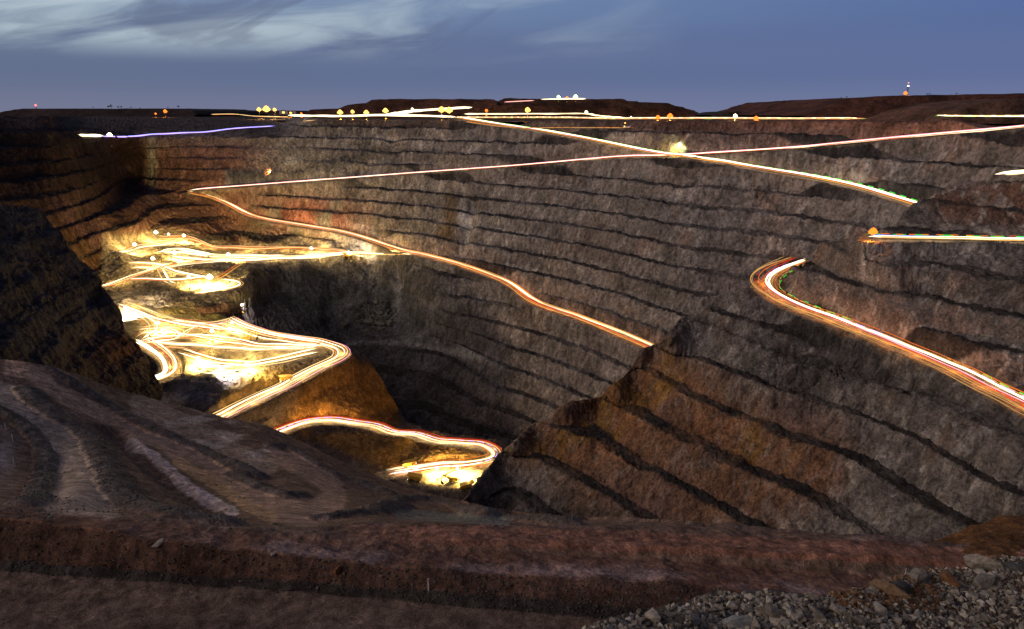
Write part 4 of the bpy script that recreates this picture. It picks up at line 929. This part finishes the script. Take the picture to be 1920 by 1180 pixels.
# ---- floodlights over the working floors and along the rim: (sheet or distance, px, py of the lamps, kind, watts, mast, size, heads, label)
KW = 1000.
for (s, px, py, kd, pw, ms, sz, hd, lb) in [
 (A, 296, 441, 'yellow', 300, 13, 1.7, 4, 'large floodlight tower at the top left of the upper working floor'),
 (A, 256, 461, 'yellow', 170, 13, 1.6, 4, 'floodlight tower at the far left end of the upper working floor'),
 (A, 318, 442, 'yellow', 100, 9, 1.1, 2, 'small lamp right beside the large floodlight tower of the upper floor'),
 (A, 347, 447, 'yellow', 300, 9, 1.5, 3, 'floodlight tower where the orange trail leaves the upper floor'),
 (A, 290, 489, 'yellow', 300, 12, 1.5, 3, 'floodlight tower in the middle of the tangled upper trails'),
 (A, 397, 526, 'yellow', 520, 13, 2.2, 4, 'brightest floodlight tower near the front edge of the upper floor'),
 (A, 357, 524, 'yellow', 180, 11, 1.2, 2, 'small floodlight tower left of the brightest one on the upper floor'),
 (A, 450, 536, 'white', 190, 8, 1.2, 3, 'floodlight tower at the pointed right tip of the upper floor'),
 (A, 585, 470, 'yellow', 240, 9, 1.5, 3, 'floodlight tower on the road between the upper floor and the junction'),
 (A, 655, 478, 'white', 200, 8, 1.3, 3, 'floodlight at the right end of the upper floor by a parked machine'),
 (A, 330, 478, 'yellow', 380, 9, 1.6, 4, 'floodlight tower behind the white blaze on the upper floor'),
 (A, 430, 482, 'yellow', 380, 8, 1.6, 4, 'floodlight tower in the centre of the white blaze of the upper floor'),
 (A, 505, 322, 'orange', 60, 5, 1.1, 2, 'lone orange floodlight on a dark ledge of the far wall'),
 (A, 1262, 293, 'gold', 60, 6, 2.0, 4, 'gold floodlight tower where two light trails cross'),
 (A, 1273, 268, 'lime', 35, 12, 1.5, 3, 'greenish floodlight tower above the crossing of the trails'),
 (A, 208, 252, 'yellow', 420, 14, 2.6, 4, 'big yellow floodlight tower on the dark slope at the upper left'),
 (Bs, 240, 580, 'white', 420, 9, 1.6, 4, 'floodlight tower at the upper left of the lower working floor'),
 (Bs, 300, 607, 'yellow', 300, 10, 1.2, 3, 'floodlight tower among the dense knot of trails'),
 (Bs, 400, 622, 'yellow', 260, 9, 1.3, 3, 'floodlight tower behind the parallel trails'),
 (Bs, 437, 606, 'lime', 160, 8, 1.0, 3, 'greenish floodlight tower lighting the mound behind the lower floor'),
 (Bs, 375, 673, 'yellow', 300, 9, 1.3, 4, 'floodlight tower at the left of the small terrace'),
 (Bs, 466, 684, 'yellow', 240, 8, 1.2, 3, 'floodlight tower at the right of the small terrace'),
 (Bs, 420, 690, 'white', 170, 8, 1.0, 2, 'small floodlight tower in the middle of the small terrace'),
 (Bs, 820, 877, 'yellow', 150, 9, .9, 3, 'left one of two floodlight towers above the excavator'),
 (Bs, 858, 877, 'yellow', 150, 9, .9, 3, 'right one of two floodlight towers above the excavator'),
 (Bs, 878, 897, 'yellow', 260, 7, .9, 4, 'floodlight tower on the ground beside the bottom truck'),
 (Fs, 1632, 449, 'orange', 14, 6, 1.9, 4, 'orange floodlight at the start of the upper spur road')]:
    P = on_sheet(s, px, py, ms)
    lighting_tower(lb, P, kd, pw * KW * (1.35 if s is A else 1.0), ms, sz * 1.35, hd, tilt=R(50 if s is A else 28))
for (px, py, Y, kd, pw, ms, sz, hd, lb) in [
 (310, 212, 2100, 'orange', 300, 12, 3.0, 3, 'orange floodlight tower on the left horizon ridge'),
 (292, 215, 2100, 'orange', 60, 8, 1.6, 3, 'dim lamps left of the orange tower on the left ridge'),
 (486, 209, 1800, 'gold', 300, 13, 3.0, 4, 'left tower of the golden lamp cluster on the horizon'),
 (500, 210, 1780, 'gold', 900, 12, 4.6, 5, 'largest tower of the golden lamp cluster on the horizon'),
 (515, 209, 1800, 'gold', 300, 13, 2.6, 3, 'right tower of the golden lamp cluster on the horizon'),
 (545, 214, 1700, 'gold', 60, 8, 1.6, 2, 'small lamps beside the sheds on the horizon'),
 (565, 215, 1700, 'orange', 60, 7, 1.5, 2, 'small orange lamps right of the sheds'),
 (638, 215, 1250, 'gold', 360, 9, 2.5, 4, 'first golden rim tower from the left'),
 (661, 213, 1250, 'gold', 260, 11, 1.9, 3, 'second golden rim tower from the left'),
 (687, 215, 1230, 'gold', 320, 9, 2.3, 4, 'third golden rim tower from the left'),
 (723, 212, 1220, 'gold', 380, 11, 2.5, 4, 'fourth golden rim tower from the left'),
 (773, 207, 1500, 'lime', 70, 10, 1.6, 2, 'small lime coloured lamp above the slanting rim trail'),
 (828, 211, 1300, 'gold', 700, 14, 3.2, 4, 'left half of the huge golden lamps in the middle of the rim'),
 (842, 212, 1290, 'gold', 700, 13, 3.2, 4, 'right half of the huge golden lamps in the middle of the rim'),
 (989, 211, 1400, 'gold', 400, 9, 3.0, 3, 'lone white gold tower right of the huge golden lamps'),
 (912, 210, 1500, 'orange', 60, 8, 1.8, 2, 'small orange lamp between the huge golden lamps and the lone tower'),
 (1047, 185, 2320, 'lime', 200, 10, 3.2, 3, 'lime floodlight tower on top of the middle waste dump'),
 (1063, 186, 2320, 'orange', 200, 9, 2.6, 3, 'orange floodlight between two lime towers on the dump'),
 (1079, 185, 2320, 'lime', 300, 10, 3.8, 4, 'larger lime floodlight tower on top of the middle waste dump'),
 (1099, 213, 1350, 'lime', 90, 8, 1.7, 3, 'lime lamp where the rear trail bends down to the rim'),
 (1233, 224, 860, 'orange', 150, 6, 1.5, 3, 'left one of two deep orange rim towers'),
 (1256, 222, 860, 'orange', 200, 8, 1.8, 4, 'right one of two deep orange rim towers'),
 (1378, 221, 830, 'yellow', 120, 8, 1.3, 3, 'yellow rim tower behind the right part of the rim trail'),
 (1417, 226, 800, 'orange', 120, 5, 1.5, 3, 'low orange lamps on the right part of the rim trail'),
 (1697, 178, 1510, 'orange', 160, 6, 2.2, 3, 'orange lamp at the foot of the mast on the right hill')]:
    lighting_tower(lb, at_Y(px, py, Y, ms), kd, pw * KW * .8, ms, sz * 1.7, hd, tilt=R(-12))

# ---- masts on the horizon
def mast(label, px, py0, py1, Y, lamp):
    P0 = at_Y(px, py0, Y); hgt = (py0 - py1) / F * Y
    t = thing('radio_mast', label, 'radio mast', tuple(P0))
    m = MB(); wdt = hgt * .06
    for sx, sy in ((1, 1), (1, -1), (-1, 1), (-1, -1)): m.tube((sx * wdt, sy * wdt, -3), (sx * wdt * .3, sy * wdt * .3, hgt), .25)
    for k in range(6):
        z = hgt * k / 6; a = wdt * (1 - .7 * k / 6); b = wdt * (1 - .7 * (k + 1) / 6)
        m.tube((-a, -a, z), (b, -b, z + hgt / 6), .14).tube((a, a, z), (-b, b, z + hgt / 6), .14)
    m.done('lattice', M_STEEL, t)
    for z, mt, r in lamp: MB().ball((0, 0, z), r, 2).done('beacon', mt, t)
mast('radio mast with one red beacon on the left ridge', 68, 204, 198, 2300, [(10.5, M_RED, 2.6)])
mast('radio mast with a white and a pink beacon on the right hill', 1700, 180, 158, 1520, [(20, LM['white'], 1.5), (26, E['pink'], 1.2)])

# ---- sheds by the lamp cluster
def shed(label, px, py, Y, w_, d_, h_):
    P = at_Y(px, py, Y); t = thing('shed', label, 'shed', tuple(P))
    MB().box((0, 0, h_ / 2 - 1), (w_, d_, h_ + 2)).done('wall', M_SHED, t)
    MB().prism([(-w_ / 2 - .6, h_), (0, h_ * 1.3), (w_ / 2 + .6, h_), (w_ / 2 + .6, h_ + .3), (0, h_ * 1.3 + .3), (-w_ / 2 - .6, h_ + .3)], -d_ / 2 - .5, d_ / 2 + .5).done('roof', M_STEEL, t)
    MB().box((0, -d_ / 2 - .05, h_ * .4), (w_ * .3, .1, h_ * .7)).done('door', LM['gold'] if w_ > 12 else M_DARK, t)
shed('low wide shed right of the golden lamp cluster on the horizon', 533, 213, 1720, 20, 12, 6)
shed('small shed between the horizon lamp cluster and the first waste dump', 551, 214, 1710, 11, 9, 5)

# ---- mining machines
def haul_truck(label, P, rz, lit=True):
    t = thing('haul_truck', label, 'haul truck', tuple(P), rz)
    MB().box((0, 0, 2.0), (10.5, 2.6, 1.0), bev=.15).done('chassis', M_DARK, t)
    MB().prism([(-5.6, 3.4), (-5.8, 5.2), (2.6, 6.6), (6.2, 6.9), (6.2, 6.5), (2.8, 5.9), (2.0, 3.6), (-2.5, 2.7)], -3.1, 3.1).done('dump_body', M_YEL, t)
    MB().box((4.3, 0, 3.2), (2.2, 5.6, 1.7), bev=.15).box((5.3, 0, 2.2), (.5, 6.0, 1.2)).done('bonnet', M_YEL, t)
    c = MB().box((3.6, 1.6, 4.9), (1.9, 1.8, 1.6), bev=.12).done('cab', M_YEL, t)
    MB().box((4.58, 1.6, 5.0), (.06, 1.5, .9)).done('window', M_GLASS, c)
    for x in (-3.3, 3.6):
        for y in (-2.7, 2.7):
            wq = MB().tube((x, y - .75, 1.45), (x, y + .75, 1.45), 1.45, seg=18).done('wheel', M_DARK, t)
            MB().tube((x, y - .8 , 1.45), (x, y + .8, 1.45), .62, seg=12).done('rim', M_YEL, wq)
    for y in (-2.1, 2.1): MB().ball((5.6, y, 2.5), .32, 2).done('headlight', LM['white'], t)
    return t
def excavator(label, P, rz, boom=1.0):
    t = thing('excavator', label, 'excavator', tuple(P), rz)
    for y in (-2.3, 2.3):
        MB().prism([(-3.6, .5), (-3.0, 0), (3.0, 0), (3.6, .5), (3.6, 1.1), (3.0, 1.6), (-3.0, 1.6), (-3.6, 1.1)], y - .5, y + .5).done('track', M_DARK, t)
    MB().tube((0, 0, 1.2), (0, 0, 2.0), 1.5, seg=16).done('turntable', M_DARK, t)
    MB().prism([(-4.6, 2.0), (-4.6, 4.2), (-3.9, 4.6), (2.4, 4.4), (3.2, 3.8), (3.2, 2.0)], -2.3, 1.0).box((-3.4, 0, 3.0), (2.2, 5.0, 2.0), bev=.2).done('body', M_YEL, t)
    c = MB().box((2.2, 1.75, 4.2), (2.2, 1.4, 2.8), bev=.12).done('cab', M_YEL, t)
    MB().box((3.33, 1.75, 4.6), (.06, 1.1, 1.5)).done('window', M_GLASS, c)
    MB().prism([(2.2, 2.7), (5.6, 7.6), (9.4, 7.9), (9.5, 7.2), (6.2, 6.6), (3.2, 2.5)], -.95, -.25).done('boom', M_YEL, t)
    MB().prism([(8.5, 8.7), (9.6, 8.6), (11.3, 2.9), (10.7, 2.8)], -.9, -.3).done('stick', M_YEL, t)
    MB().prism([(11.5, 3.1), (10.4, 3.0), (9.2, 2.0), (9.0, .8), (9.8, .2), (10.6, .7), (11.2, 1.9)], -1.8, .6).done('bucket', M_DARK, t)
    MB().tube((3.2, -.6, 2.6), (6.0, -.6, 6.3), .16).tube((6.6, -.6, 8.0), (9.2, -.6, 8.6), .14).done('ram', M_STEEL, t)
    return t
excavator('excavator with raised boom working on the bottom ledge', on_sheet(Bs, 851, 905), R(200))
haul_truck('haul truck waiting in front of the excavator on the bottom ledge', on_sheet(Bs, 875, 918), R(15))
haul_truck('haul truck at the left end of the bottom ledge below the road', on_sheet(Bs, 778, 903), R(170))
haul_truck('haul truck beside the wall of the bottom ledge left of the two towers', on_sheet(Bs, 768, 876), R(8))
haul_truck('haul truck parked at the outer edge where the upper floor ends', on_sheet(A, 652, 487), R(175))
haul_truck('haul truck on the straight road below the sharp bend', on_sheet(Bs, 536, 708), R(215))
excavator('excavator on the lower working floor near the mound', on_sheet(Bs, 462, 641), R(30))
excavator('excavator digging on the small terrace', on_sheet(Bs, 445, 696), R(160))
def drill_rig(label, P, rz):
    t = thing('drill_rig', label, 'drill rig', tuple(P), rz)
    for y in (-1.8, 1.8): MB().prism([(-3.2, .4), (-2.7, 0), (2.7, 0), (3.2, .4), (3.2, 1), (2.7, 1.4), (-2.7, 1.4), (-3.2, 1)], y - .4, y + .4).done('track', M_DARK, t)
    MB().box((-.4, 0, 2.5), (7.5, 3.4, 2.0), bev=.2).done('body', M_WHITE, t)
    c = MB().box((3.6, 1.0, 3.2), (1.6, 1.6, 2.6), bev=.1).done('cab', M_WHITE, t)
    m = MB()
    for a, b in ((-.5, -.5), (-.5, .5), (.5, -.5), (.5, .5)): m.tube((3.4 + a, -1 + b, 1), (3.4 + a, -1 + b, 14), .1)
    for k in range(8): m.tube((2.9, -1.5, 1 + k * 1.6), (3.9, -1.5, 2.6 + k * 1.6), .07)
    m.done('drill_mast', M_STEEL, t)
    MB().ball((3.4, -1.7, 13.4), .9).done('lamp', LM['lime'], t)
    MB().ball((-3.0, -1.9, 7.0), .8).ball((-3.6, -1.9, 3.4), .7).done('work_light', LM['gold'], t)
drill_rig('drill rig with a lit mast just below the far rim', at_Y(1176, 243, 790), R(0))

# ---- marker posts and stakes
def post(label, s, px, py, h, group=None, r=.06):
    P = on_sheet(s, px, py); t = thing('marker_post', label, 'marker post', tuple(P), group=group)
    MB().tube((0, 0, -.3), (0, 0, h), r, seg=10).done('pole', M_WHITE, t)
    MB().tube((0, 0, h - .22), (0, 0, h - .10), r * 1.12, seg=10).done('reflector_band', M_STEEL, t)
    return t
post('white marker post beside the near dirt road, in the middle foreground', Ds, 804, 1110, 2.2, r=.12)
post('thin white post behind the rubble heap at the right', Ds, 1697, 1078, 1.6, r=.07)
post('uppermost white stake beside the left ramp', Ds, 12, 808, 3.0, r=.14)
post('middle white stake beside the left ramp', Ds, 25, 830, 3.0, r=.14)
post('lowest white stake beside the left ramp', Ds, 28, 876, 3.0, r=.14)

# ---- shrubs and small trees on the ridges
def shrub(label, P, h, sd, group):
    rs = random.Random(sd); t = thing('tree', label, 'tree', tuple(P), group=group)
    m = MB().tube((0, 0, -1), (h * .05, 0, h * .45), h * .04, h * .02, 6)
    for k in range(5):
        a = rs.uniform(0, 6.3); m.tube((h * .04, 0, h * .38), (math.cos(a) * h * .28, math.sin(a) * h * .28, h * rs.uniform(.6, .85)), h * .018, h * .008, 5)
    m.done('trunk', M_BARK, t)
    vs, fs = [], []
    for c in range(9):
        cx, cy, cz = rs.gauss(0, h * .22), rs.gauss(0, h * .22), h * rs.uniform(.5, .95); cr = h * rs.uniform(.10, .2)
        for k in range(45):
            d = Vector((rs.gauss(0, 1), rs.gauss(0, 1), rs.gauss(0, .7))).normalized() * cr * rs.uniform(.4, 1); q = Vector((cx, cy, cz)) + d
            u = Vector((rs.gauss(0, 1), rs.gauss(0, 1), rs.gauss(0, 1))).normalized() * h * .045; v_ = u.orthogonal().normalized() * h * .03
            b = len(vs); vs += [q - u, q + v_, q + u, q - v_]; fs.append((b, b + 1, b + 2, b + 3))
    link('crown', mesh_np('crown', np.array([list(v) for v in vs]), np.array(fs), smooth=False), M_LEAF, t)
    return t
k = 0
for px, py, Y, h in [(203, 204, 2300, 9), (209, 204, 2290, 13), (222, 204, 2300, 8), (228, 204, 2280, 8), (246, 204, 2300, 6), (175, 204, 2300, 6), (335, 204, 2300, 10), (315, 204, 2300, 6), (262, 205, 2290, 5)]:
    shrub('small dark tree against the sky on the left ridge', at_Y(px, py, Y), h, k, 'trees on the left ridge'); k += 1
for px, py, Y, h in [(1738, 179.5, 1510, 5), (1743, 179.3, 1510, 5), (1793, 178.6, 1510, 5), (1587, 185, 1510, 5), (1577, 186, 1500, 4)]:
    shrub('small dark bush on the skyline of the right hill', at_Y(px, py, Y), h, k, 'bushes on the right hill'); k += 1

# ---- rocks
def rock_col_mat(name, c1, c2):
    m = bpy.data.materials.new(name); m.use_nodes = True; t = m.node_tree; n = t.nodes; l = t.links; b = n['Principled BSDF']
    b.inputs['Roughness'].default_value = .85; b.inputs['Specular IOR Level'].default_value = .3
    oi = n.new('ShaderNodeObjectInfo'); g = n.new('ShaderNodeNewGeometry')
    no = n.new('ShaderNodeTexNoise'); no.inputs['Scale'].default_value = 14; no.inputs['Detail'].default_value = 8; l.new(g.outputs['Position'], no.inputs[0])
    no2 = n.new('ShaderNodeTexNoise'); no2.inputs['Scale'].default_value = 2.1; no2.inputs['Detail'].default_value = 3; l.new(g.outputs['Position'], no2.inputs[0])
    ad = n.new('ShaderNodeMath'); ad.operation = 'ADD'; l.new(g.outputs['Random Per Island'], ad.inputs[0]); l.new(oi.outputs['Random'], ad.inputs[1])
    fr = n.new('ShaderNodeMath'); fr.operation = 'FRACT'; l.new(ad.outputs[0], fr.inputs[0])
    cr = n.new('ShaderNodeValToRGB'); cr.color_ramp.elements[0].color = (*c1, 1); cr.color_ramp.elements[1].color = (*c2, 1); e = cr.color_ramp.elements.new(.5); e.color = (*[(a + b_) / 2.6 for a, b_ in zip(c1, c2)], 1)
    l.new(fr.outputs[0], cr.inputs[0])
    mr = n.new('ShaderNodeMapRange'); l.new(no.outputs[0], mr.inputs[0]); mr.inputs[1].default_value = .3; mr.inputs[2].default_value = .7; mr.inputs[3].default_value = .6; mr.inputs[4].default_value = 1.35
    sc = n.new('ShaderNodeVectorMath'); sc.operation = 'SCALE'; l.new(cr.outputs[0], sc.inputs[0]); l.new(mr.outputs[0], sc.inputs[3]); l.new(sc.outputs[0], b.inputs['Base Color'])
    bp = n.new('ShaderNodeBump'); bp.inputs['Strength'].default_value = .6; bp.inputs['Distance'].default_value = .02; l.new(no.outputs[0], bp.inputs['Height']); l.new(bp.outputs[0], b.inputs['Normal'])
    return m
M_RK = rock_col_mat('rubble_grey', (.13, .105, .085), (.58, .51, .43)); M_RKO = rock_col_mat('rubble_rust', (.20, .08, .03), (.26, .17, .10)); M_RKD = rock_col_mat('rubble_dark', (.06, .055, .055), (.16, .15, .14))
M_PALE = rock_col_mat('rubble_pale', (.42, .40, .37), (.50, .48, .44))
def hull(sd, n=14, fl=.6):
    rs = random.Random(sd); b = bmesh.new()
    for _ in range(n):
        v = Vector((rs.gauss(0, 1), rs.gauss(0, 1), rs.gauss(0, 1))).normalized() * rs.uniform(.75, 1.0)
        b.verts.new((v.x * rs.uniform(.9, 1.1), v.y * .75, v.z * fl))
    r = bmesh.ops.convex_hull(b, input=b.verts)
    bmesh.ops.delete(b, geom=[g_ for g_ in r['geom_interior'] if isinstance(g_, bmesh.types.BMVert)], context='VERTS')
    bmesh.ops.triangulate(b, faces=b.faces)
    me = bpy.data.meshes.new('rock'); b.to_mesh(me); b.free(); return me
hulls = [hull(k, 10 + k % 7, .45 + .08 * (k % 5)) for k in range(14)]
HV = []
for me in hulls:
    V = np.array([v.co[:] for v in me.vertices]); T = np.array([p.vertices[:] for p in me.polygons]); HV.append((V, T))
def rotm(r3):
    from mathutils import Euler
    return np.array(Euler(r3).to_matrix())
def rubble(name, label, s, n, region, size, mat, cat='gravel', sink=.25, kind='stuff', pw=2.2):
    """loose stones nobody could count, as one mesh resting on a sheet"""
    vs, fs, k = [], [], 0; cnt = 0
    jy, jx = np.where(region(s.px, s.py)); 
    if not len(jy): return
    pick = rng.integers(0, len(jy), n)
    for q in pick:
        P = s.P[jy[q], jx[q]]; z = size[0] + (size[1] - size[0]) * rng.random() ** pw
        V, T = HV[rng.integers(14)]; Rm = rotm(rng.random(3) * np.array([.9, .9, 6.28]))
        V2 = V @ Rm.T * z + P + (rng.random(3) - .5) * np.array([z, z, 0]) * 2 + np.array([0, 0, z * sink])
        vs.append(V2); fs.append(T + k); k += len(V2)
    me = mesh_np(name, np.concatenate(vs), np.concatenate(fs), smooth=False, tri=True)
    o = link(name, me, mat); o['kind'] = 'stuff'; o['label'] = label; o['category'] = cat
bank = lambda px, py: lin([a for a, b in G_top], [b for a, b in G_top], px)
rubble('gravel', 'grey gravel filling the rubble heap at the lower right', Gs, 16000, lambda x, y: (x > 1090) & (y < 1215), (.02, .085), M_RK)
rubble('gravel', 'rust coloured gravel on the right side of the rubble heap', Gs, 2500, lambda x, y: (x > 1560) & (x < 1760) & (y < 1150), (.02, .09), M_RKO)
rubble('gravel', 'dark broken stone along the near berm', Ds, 11000, lambda x, y: (y > lin(X9, CY[3], x)) & (y < lin(X9, CY[5], x) + 3) & (x < 1500), (.04, .34), M_RKD, pw=5)
rubble('gravel', 'dark stone heaped on the ramps of the left hill', Ds, 7000, lambda x, y: (bk[:, :] > .25), (.08, .45), M_RKD, pw=3)
rubble('gravel', 'loose stones scattered over the left hill slope', Ds, 9000, lambda x, y: (y < 975) & (x < 1000) & (bk < .25) & (fbm(Ds.M + 40, 14, 3) > .05), (.06, .40), M_RKD, pw=5)
rubble('gravel', 'blocks fallen to the foot of the dark bowl', A, 500, lambda x, y: (((x - 700) / 42) ** 2 + ((y - 592) / 32) ** 2 < 1), (1.0, 5.0), M_RKD, pw=2)
# single stones of the heap: those that show largest
sel = []
while len(sel) < 292:
    x, y = random.uniform(1180, 1918), random.uniform(1060, 1178)
    if y < float(bank(x, 0)) + 6: continue
    big = 1 if x < 1620 else .9
    sel.append((x, y, random.uniform(.07, .15) * (1 + .7 * (random.random() > .88)) * big))
for k, (x, y, z) in enumerate(sel):
    P = on_sheet(Gs, x, y); o = bpy.data.objects.new('stone', hulls[k % 14]); COL.objects.link(o)
    rust = 1580 < x < 1760 and y < 1130 and random.random() < .7
    if not o.data.materials: o.data.materials.append(M_RK)
    o.material_slots[0].link = 'OBJECT'; o.material_slots[0].material = M_RKO if rust else M_RK
    o.location = (P[0], P[1], P[2] + z * .35); o.scale = (z, z * random.uniform(.7, 1.1), z * random.uniform(.7, 1.1)); o.rotation_euler = (random.uniform(-.6, .6), random.uniform(-.6, .6), random.uniform(0, 6.3))
    o['category'] = 'stone'
    if rust: o['label'] = 'rust coloured angular stone on the right part of the rubble heap'; o['group'] = 'rusty stones of the rubble heap'
    else: o['label'] = 'grey angular stone lying in the rubble heap at the lower right'; o['group'] = 'grey stones of the rubble heap'
def boulder(s, x, y, sz, lb, mat, sd, sc=(1, 1, 1), sub=.3):
    P = on_sheet(s, x, y); me = hull(100 + sd, 22, .7); b = bmesh.new(); b.from_mesh(me)
    bmesh.ops.subdivide_edges(b, edges=b.edges, cuts=2, use_grid_fill=True)
    V = np.array([v.co[:] for v in b.verts]); nn = fbm(V + sd, .6, 4)
    for v, a in zip(b.verts, nn): v.co += v.co.normalized() * float(a) * .10
    b.to_mesh(me); b.free(); me.materials.append(mat)
    o = link('boulder', me, None); o.location = (P[0], P[1], P[2] + sz * sub); o.scale = (sz * sc[0], sz * sc[1], sz * sc[2]); o.rotation_euler = (0, 0, sd)
    o['label'] = lb; o['category'] = 'boulder'
for k, a in enumerate([
 (Ds, 46, 1048, 1.35, 'flat grey boulder on the near berm at the left edge', M_RK, (1.2, 1, .5)), (Ds, 300, 1018, 1.15, 'flat pale boulder on the berm crest left of centre', M_RK, (1.3, 1, .5)),
 (Ds, 512, 1043, .7, 'pale boulder on the berm crest in the middle', M_RK, (1, 1, .7)), (Ds, 430, 992, .6, 'dark boulder on the terrace behind the berm', M_RKD, (1, 1, .9)),
 (Ds, 596, 1104, .45, 'small upright stone at the foot of the near berm', M_RK, (.7, .7, 1.2)), (Ds, 97, 978, .7, 'dark boulder at the start of the left ramp', M_RKD, (1, 1, .8)), (Ds, 608, 1057, .5, 'small stone between the berm and the reddish terrace', M_RK, (1, 1, .6)),
 (Ds, 634, 1075, 1.1, 'lump of brown earth sticking out of the berm', M_RKO, (.8, .8, 1.3)), (Ds, 241, 1077, .5, 'small dark stone at the foot of the berm, left', M_RKD, (.8, .8, 1)), (Ds, 452, 1092, .4, 'smallest stone beside the dark edge of the near road', M_RK, (1, 1, .8)),
 (Gs, 1722, 1090, .34, 'pale speckled boulder at the top of the rubble heap', M_RK, (1, .8, .8)), (Gs, 1775, 1098, .32, 'brown boulder beside the pale one on the rubble heap', M_RKO, (1, .8, .8)), (Gs, 1850, 1068, .50, 'large greenish grey boulder at the crest of the heap, far right', M_RK, (1.1, .8, .8)),
 (Gs, 1843, 1100, .38, 'pale cracked boulder below the large one at the right', M_RK, (1, .8, .85)), (Gs, 1690, 1108, .30, 'grey green boulder left of the pale ones', M_RKD, (1, .8, .8)), (Gs, 1665, 1114, .34, 'pinkish flat boulder at the left of the boulder group', M_RKO, (1.2, .7, .6)),
 (Gs, 1380, 1172, .30, 'whitest flat stone at the bottom of the rubble heap', M_PALE, (1.3, .8, .7)), (Gs, 1650, 1150, .26, 'brown blocky stone low in the right rubble', M_RK, (1.2, .8, .8)), (Gs, 1905, 1075, .3, 'dark boulder at the right edge of the picture', M_RKD, (1, 1, .8)),
 (A, 690, 600, 9, 'big dark block in the middle of the fallen rocks of the bowl', M_RKD, (1, 1, .8)), (A, 650, 612, 8, 'pale slab at the left of the fallen rocks of the bowl', M_RK, (1.4, 1, .5)), (A, 715, 612, 8, 'dark slab at the right of the fallen rocks of the bowl', M_RKD, (1.3, 1, .6))]):
    boulder(a[0], a[1], a[2], a[3], a[4], a[5], k, a[6])
